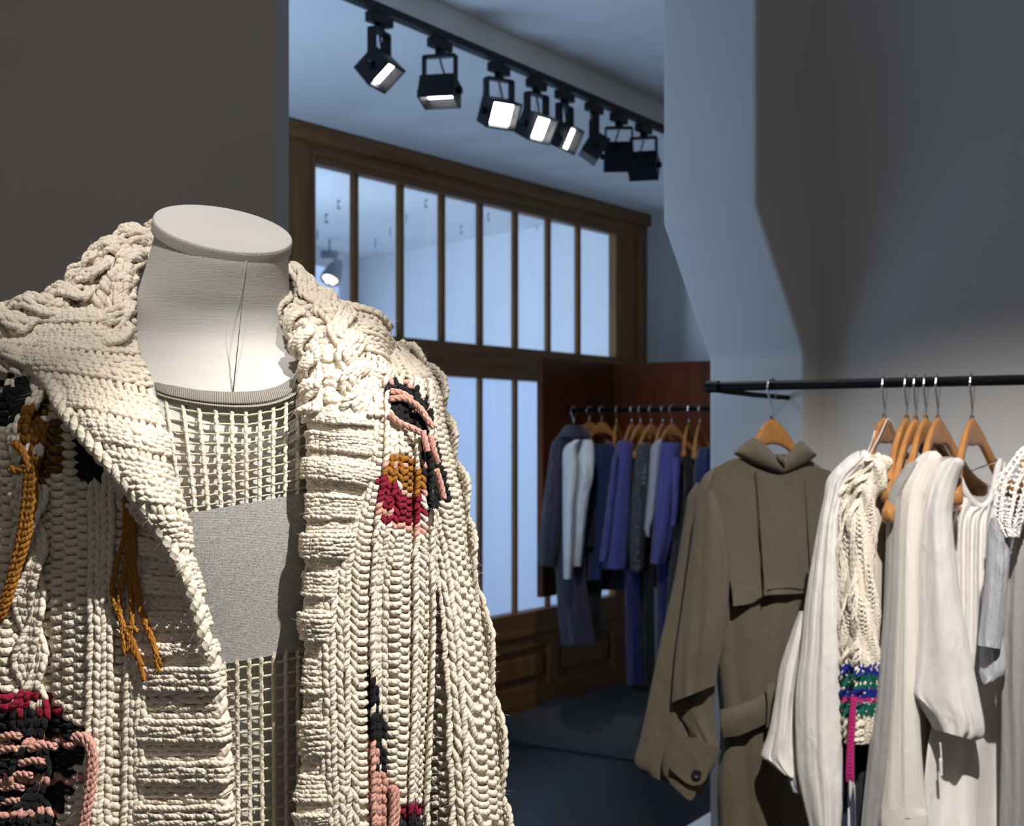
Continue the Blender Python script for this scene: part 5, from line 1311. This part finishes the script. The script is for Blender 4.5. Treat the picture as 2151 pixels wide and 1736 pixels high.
# --- loose embroidery yarns
def yarns(name, lines, col, r=.0030, off=.03, turns=330, plies=3):
    mb = MB()
    for ln in lines:
        pts = [P(q[0], q[1], dB(q[0], q[1])-(off if len(q) < 3 else q[2])) for q in ln]
        strand(mb, pts, r, col, turns, plies, max(24, int(8*len(ln)*2)))
    return mb.build(name, M_yarn, cg)
yarns('mustard_tassel', [[(28, 930), (45, 945), (60, 975), (66, 1000)], [(20, 985), (40, 990), (62, 975)], [(58, 985), (52, 1060), (40, 1140), (18, 1230), (-8, 1310)], [(66, 985), (62, 1060), (48, 1150), (24, 1240), (2, 1300)], [(72, 985), (70, 1060), (52, 1150), (30, 1210), (6, 1280)]], MUST*1.25, .0036, .030)
yarns('mustard_tassel', [[(262, 1040), (262, 1120), (245, 1190), (236, 1250), (262, 1320), (275, 1350)], [(272, 1040), (274, 1120), (262, 1200), (250, 1260), (258, 1330), (262, 1378)], [(280, 1045), (280, 1130), (272, 1210), (276, 1270), (276, 1325), (268, 1372)], [(268, 1045), (270, 1130), (285, 1210), (300, 1290), (322, 1350), (333, 1415)], [(276, 1050), (282, 1140), (282, 1230), (305, 1310), (340, 1400)], [(262, 1325), (276, 1318), (290, 1328)], [(272, 1330), (290, 1380), (303, 1432)], [(268, 1330), (282, 1370), (300, 1400)]], MUST*1.25, .0023, .028)
yarns('pink_yarn', [[(150, 1548), (176, 1556), (190, 1590), (186, 1650), (172, 1740), (165, 1800)], [(158, 1545), (184, 1552), (198, 1590), (194, 1650), (180, 1740), (174, 1800)]], PINK, .0034, .030)
yarns('pink_embroidery', [[(818, 838), (850, 838), (880, 856), (900, 884), (912, 900)], [(817, 868), (838, 888), (866, 900), (884, 910)], [(820, 822), (842, 826), (866, 840)], [(905, 915), (912, 950), (920, 975)], [(916, 985), (926, 1020), (932, 1050)], [(888, 905), (894, 930), (898, 950)]], PINK, .0030, .034)
yarns('pink_embroidery', [[(0, 1552), (20, 1545), (44, 1548)], [(0, 1580), (24, 1572), (40, 1576)], [(40, 1605), (70, 1598), (95, 1602)], [(10, 1632), (40, 1626), (70, 1630)], [(-5, 1660), (30, 1652), (52, 1657)], [(0, 1690), (28, 1682), (50, 1686)], [(60, 1575), (90, 1566), (120, 1570)]], PINK, .0034, .030)
yarns('pink_yarn', [[(822, 1650), (826, 1690), (822, 1740), (816, 1790)], [(830, 1655), (834, 1700), (828, 1750)]], PINK, .0032, .030)

# ------------------------------------------------------------------ cable jumper on the near rail
root = empty('cable_jumper', (*nrail(1905), 0.9)); tag(root, 'cream cable knit jumper with blue and green stripes and pink tassel on near rail', 'jumper')
fr = sleeve_frame(1905, -0.2)
o, fg = slab('sleeve_core', fr, [(957, 1826, 1842), (975, 1800, 1868), (1019, 1770, 1856), (1077, 1764, 1836), (1221, 1766, 1838), (1340, 1768, 1845), (1400, 1769, 1846), (1460, 1770, 1842), (1506, 1775, 1836), (1540, 1780, 1830), (1562, 1788, 1822)], 0.026, M_sheet, root, fold=folds(3, .004, .6), M=110, Nn=40)
BLUE = np.array([.012, .018, .22]); GREEN = np.array([.006, .11, .085]); MAG = np.array([.42, .02, .15])
def stripes(qx, qy, col, rg, rid):
    y = qy+2.5*rg.normal(size=qy.shape)
    for a, b, c in ((1398, 1418, BLUE), (1418, 1446, GREEN), (1446, 1466, BLUE), (1466, 1476, MAG), (1476, 1506, GREEN)):
        m = (y > a) & (y < b); col[m] = c
    m = (y > 1398) & (y < 1506) & (rg.random(len(y)) < .08); col[m] = CREAM
    return col
knit('sleeve', Surf(fg), root, pat('VVVVPPVVVVPPVVPP'), cw=.0052, rh=.0042, color=stripes, cable=[(0, 4, 7.0), (6, 4, 7.0)], hgt=.0022, col0=np.array([.76, .70, .60]), S=6, sub=1, jit=.15, sheet=False, relief=lambda u, v: .0045*np.sin(v*52+4*np.sin(u*4))*np.clip((.62-v)*8, 0, 1), seed=21, fuzz=0, rad=1.25)
slab('body', Frame(nrail(1905), W), [(965, 1850, 1930), (1050, 1835, 1945), (1400, 1830, 1945), (1560, 1830, 1940)], 0.012, M_sheet, root, fold=folds(4, .003), M=30, Nn=20)
mb = MB()
for dx in (-5, 0, 5):
    strand(mb, [fr.pt(1793+dx*.3, 1462, .04), fr.pt(1790+dx*.6, 1520, .043), fr.pt(1786+dx*.7, 1580, .042), fr.pt(1785+dx, 1638+abs(dx), .04)], .0042, MAG, 300, 3, 40)
mb.build('pink_tassel', M_yarn, root)
root2 = empty('dark_knit', (*nrail(1890), 0.9)); tag(root2, 'dark blue and black knit hanging under the striped cuff of cable jumper', 'jumper')
slab('body', sleeve_frame(1905, -0.17), [(1500, 1768, 1836), (1600, 1766, 1830), (1700, 1764, 1822), (1850, 1766, 1815)], .015, M_blk, root2, t0=-.02, fold=folds(5, .005), M=30, Nn=24)
slab('blue_edge', sleeve_frame(1905, -0.185), [(1630, 1770, 1790), (1700, 1768, 1796), (1850, 1768, 1796)], .015, M_royal, root2, t0=-.01, fold=folds(5, .003), M=20, Nn=16)
# --- crochet shoulder of the grey top
root, fr = CROCHET
rows = []
for py, l, r_ in ((940, 2150, 2190), (975, 2120, 2190), (1015, 2093, 2175), (1060, 2089, 2160), (1090, 2088, 2150), (1110, 2094, 2142), (1128, 2110, 2138)):
    rows.append([(l+(r_-l)*t, py, .034*math.sin(math.pi*(.1+.8*t))) for t in np.linspace(0, 1, 5)])
g = dense(np.array(rows, float), 60, 40)
cs = Surf(fr.pt(g[..., 0], g[..., 1], g[..., 2]+.006))
knit('crochet_shoulder', cs, root, pat('VPV.PV.'), cw=.0075, rh=.0075, hgt=.001, col0=np.array([.82, .80, .77]), S=6, sub=1, jit=.2, sheet=False, rad=.95, seed=30, fuzz=0)
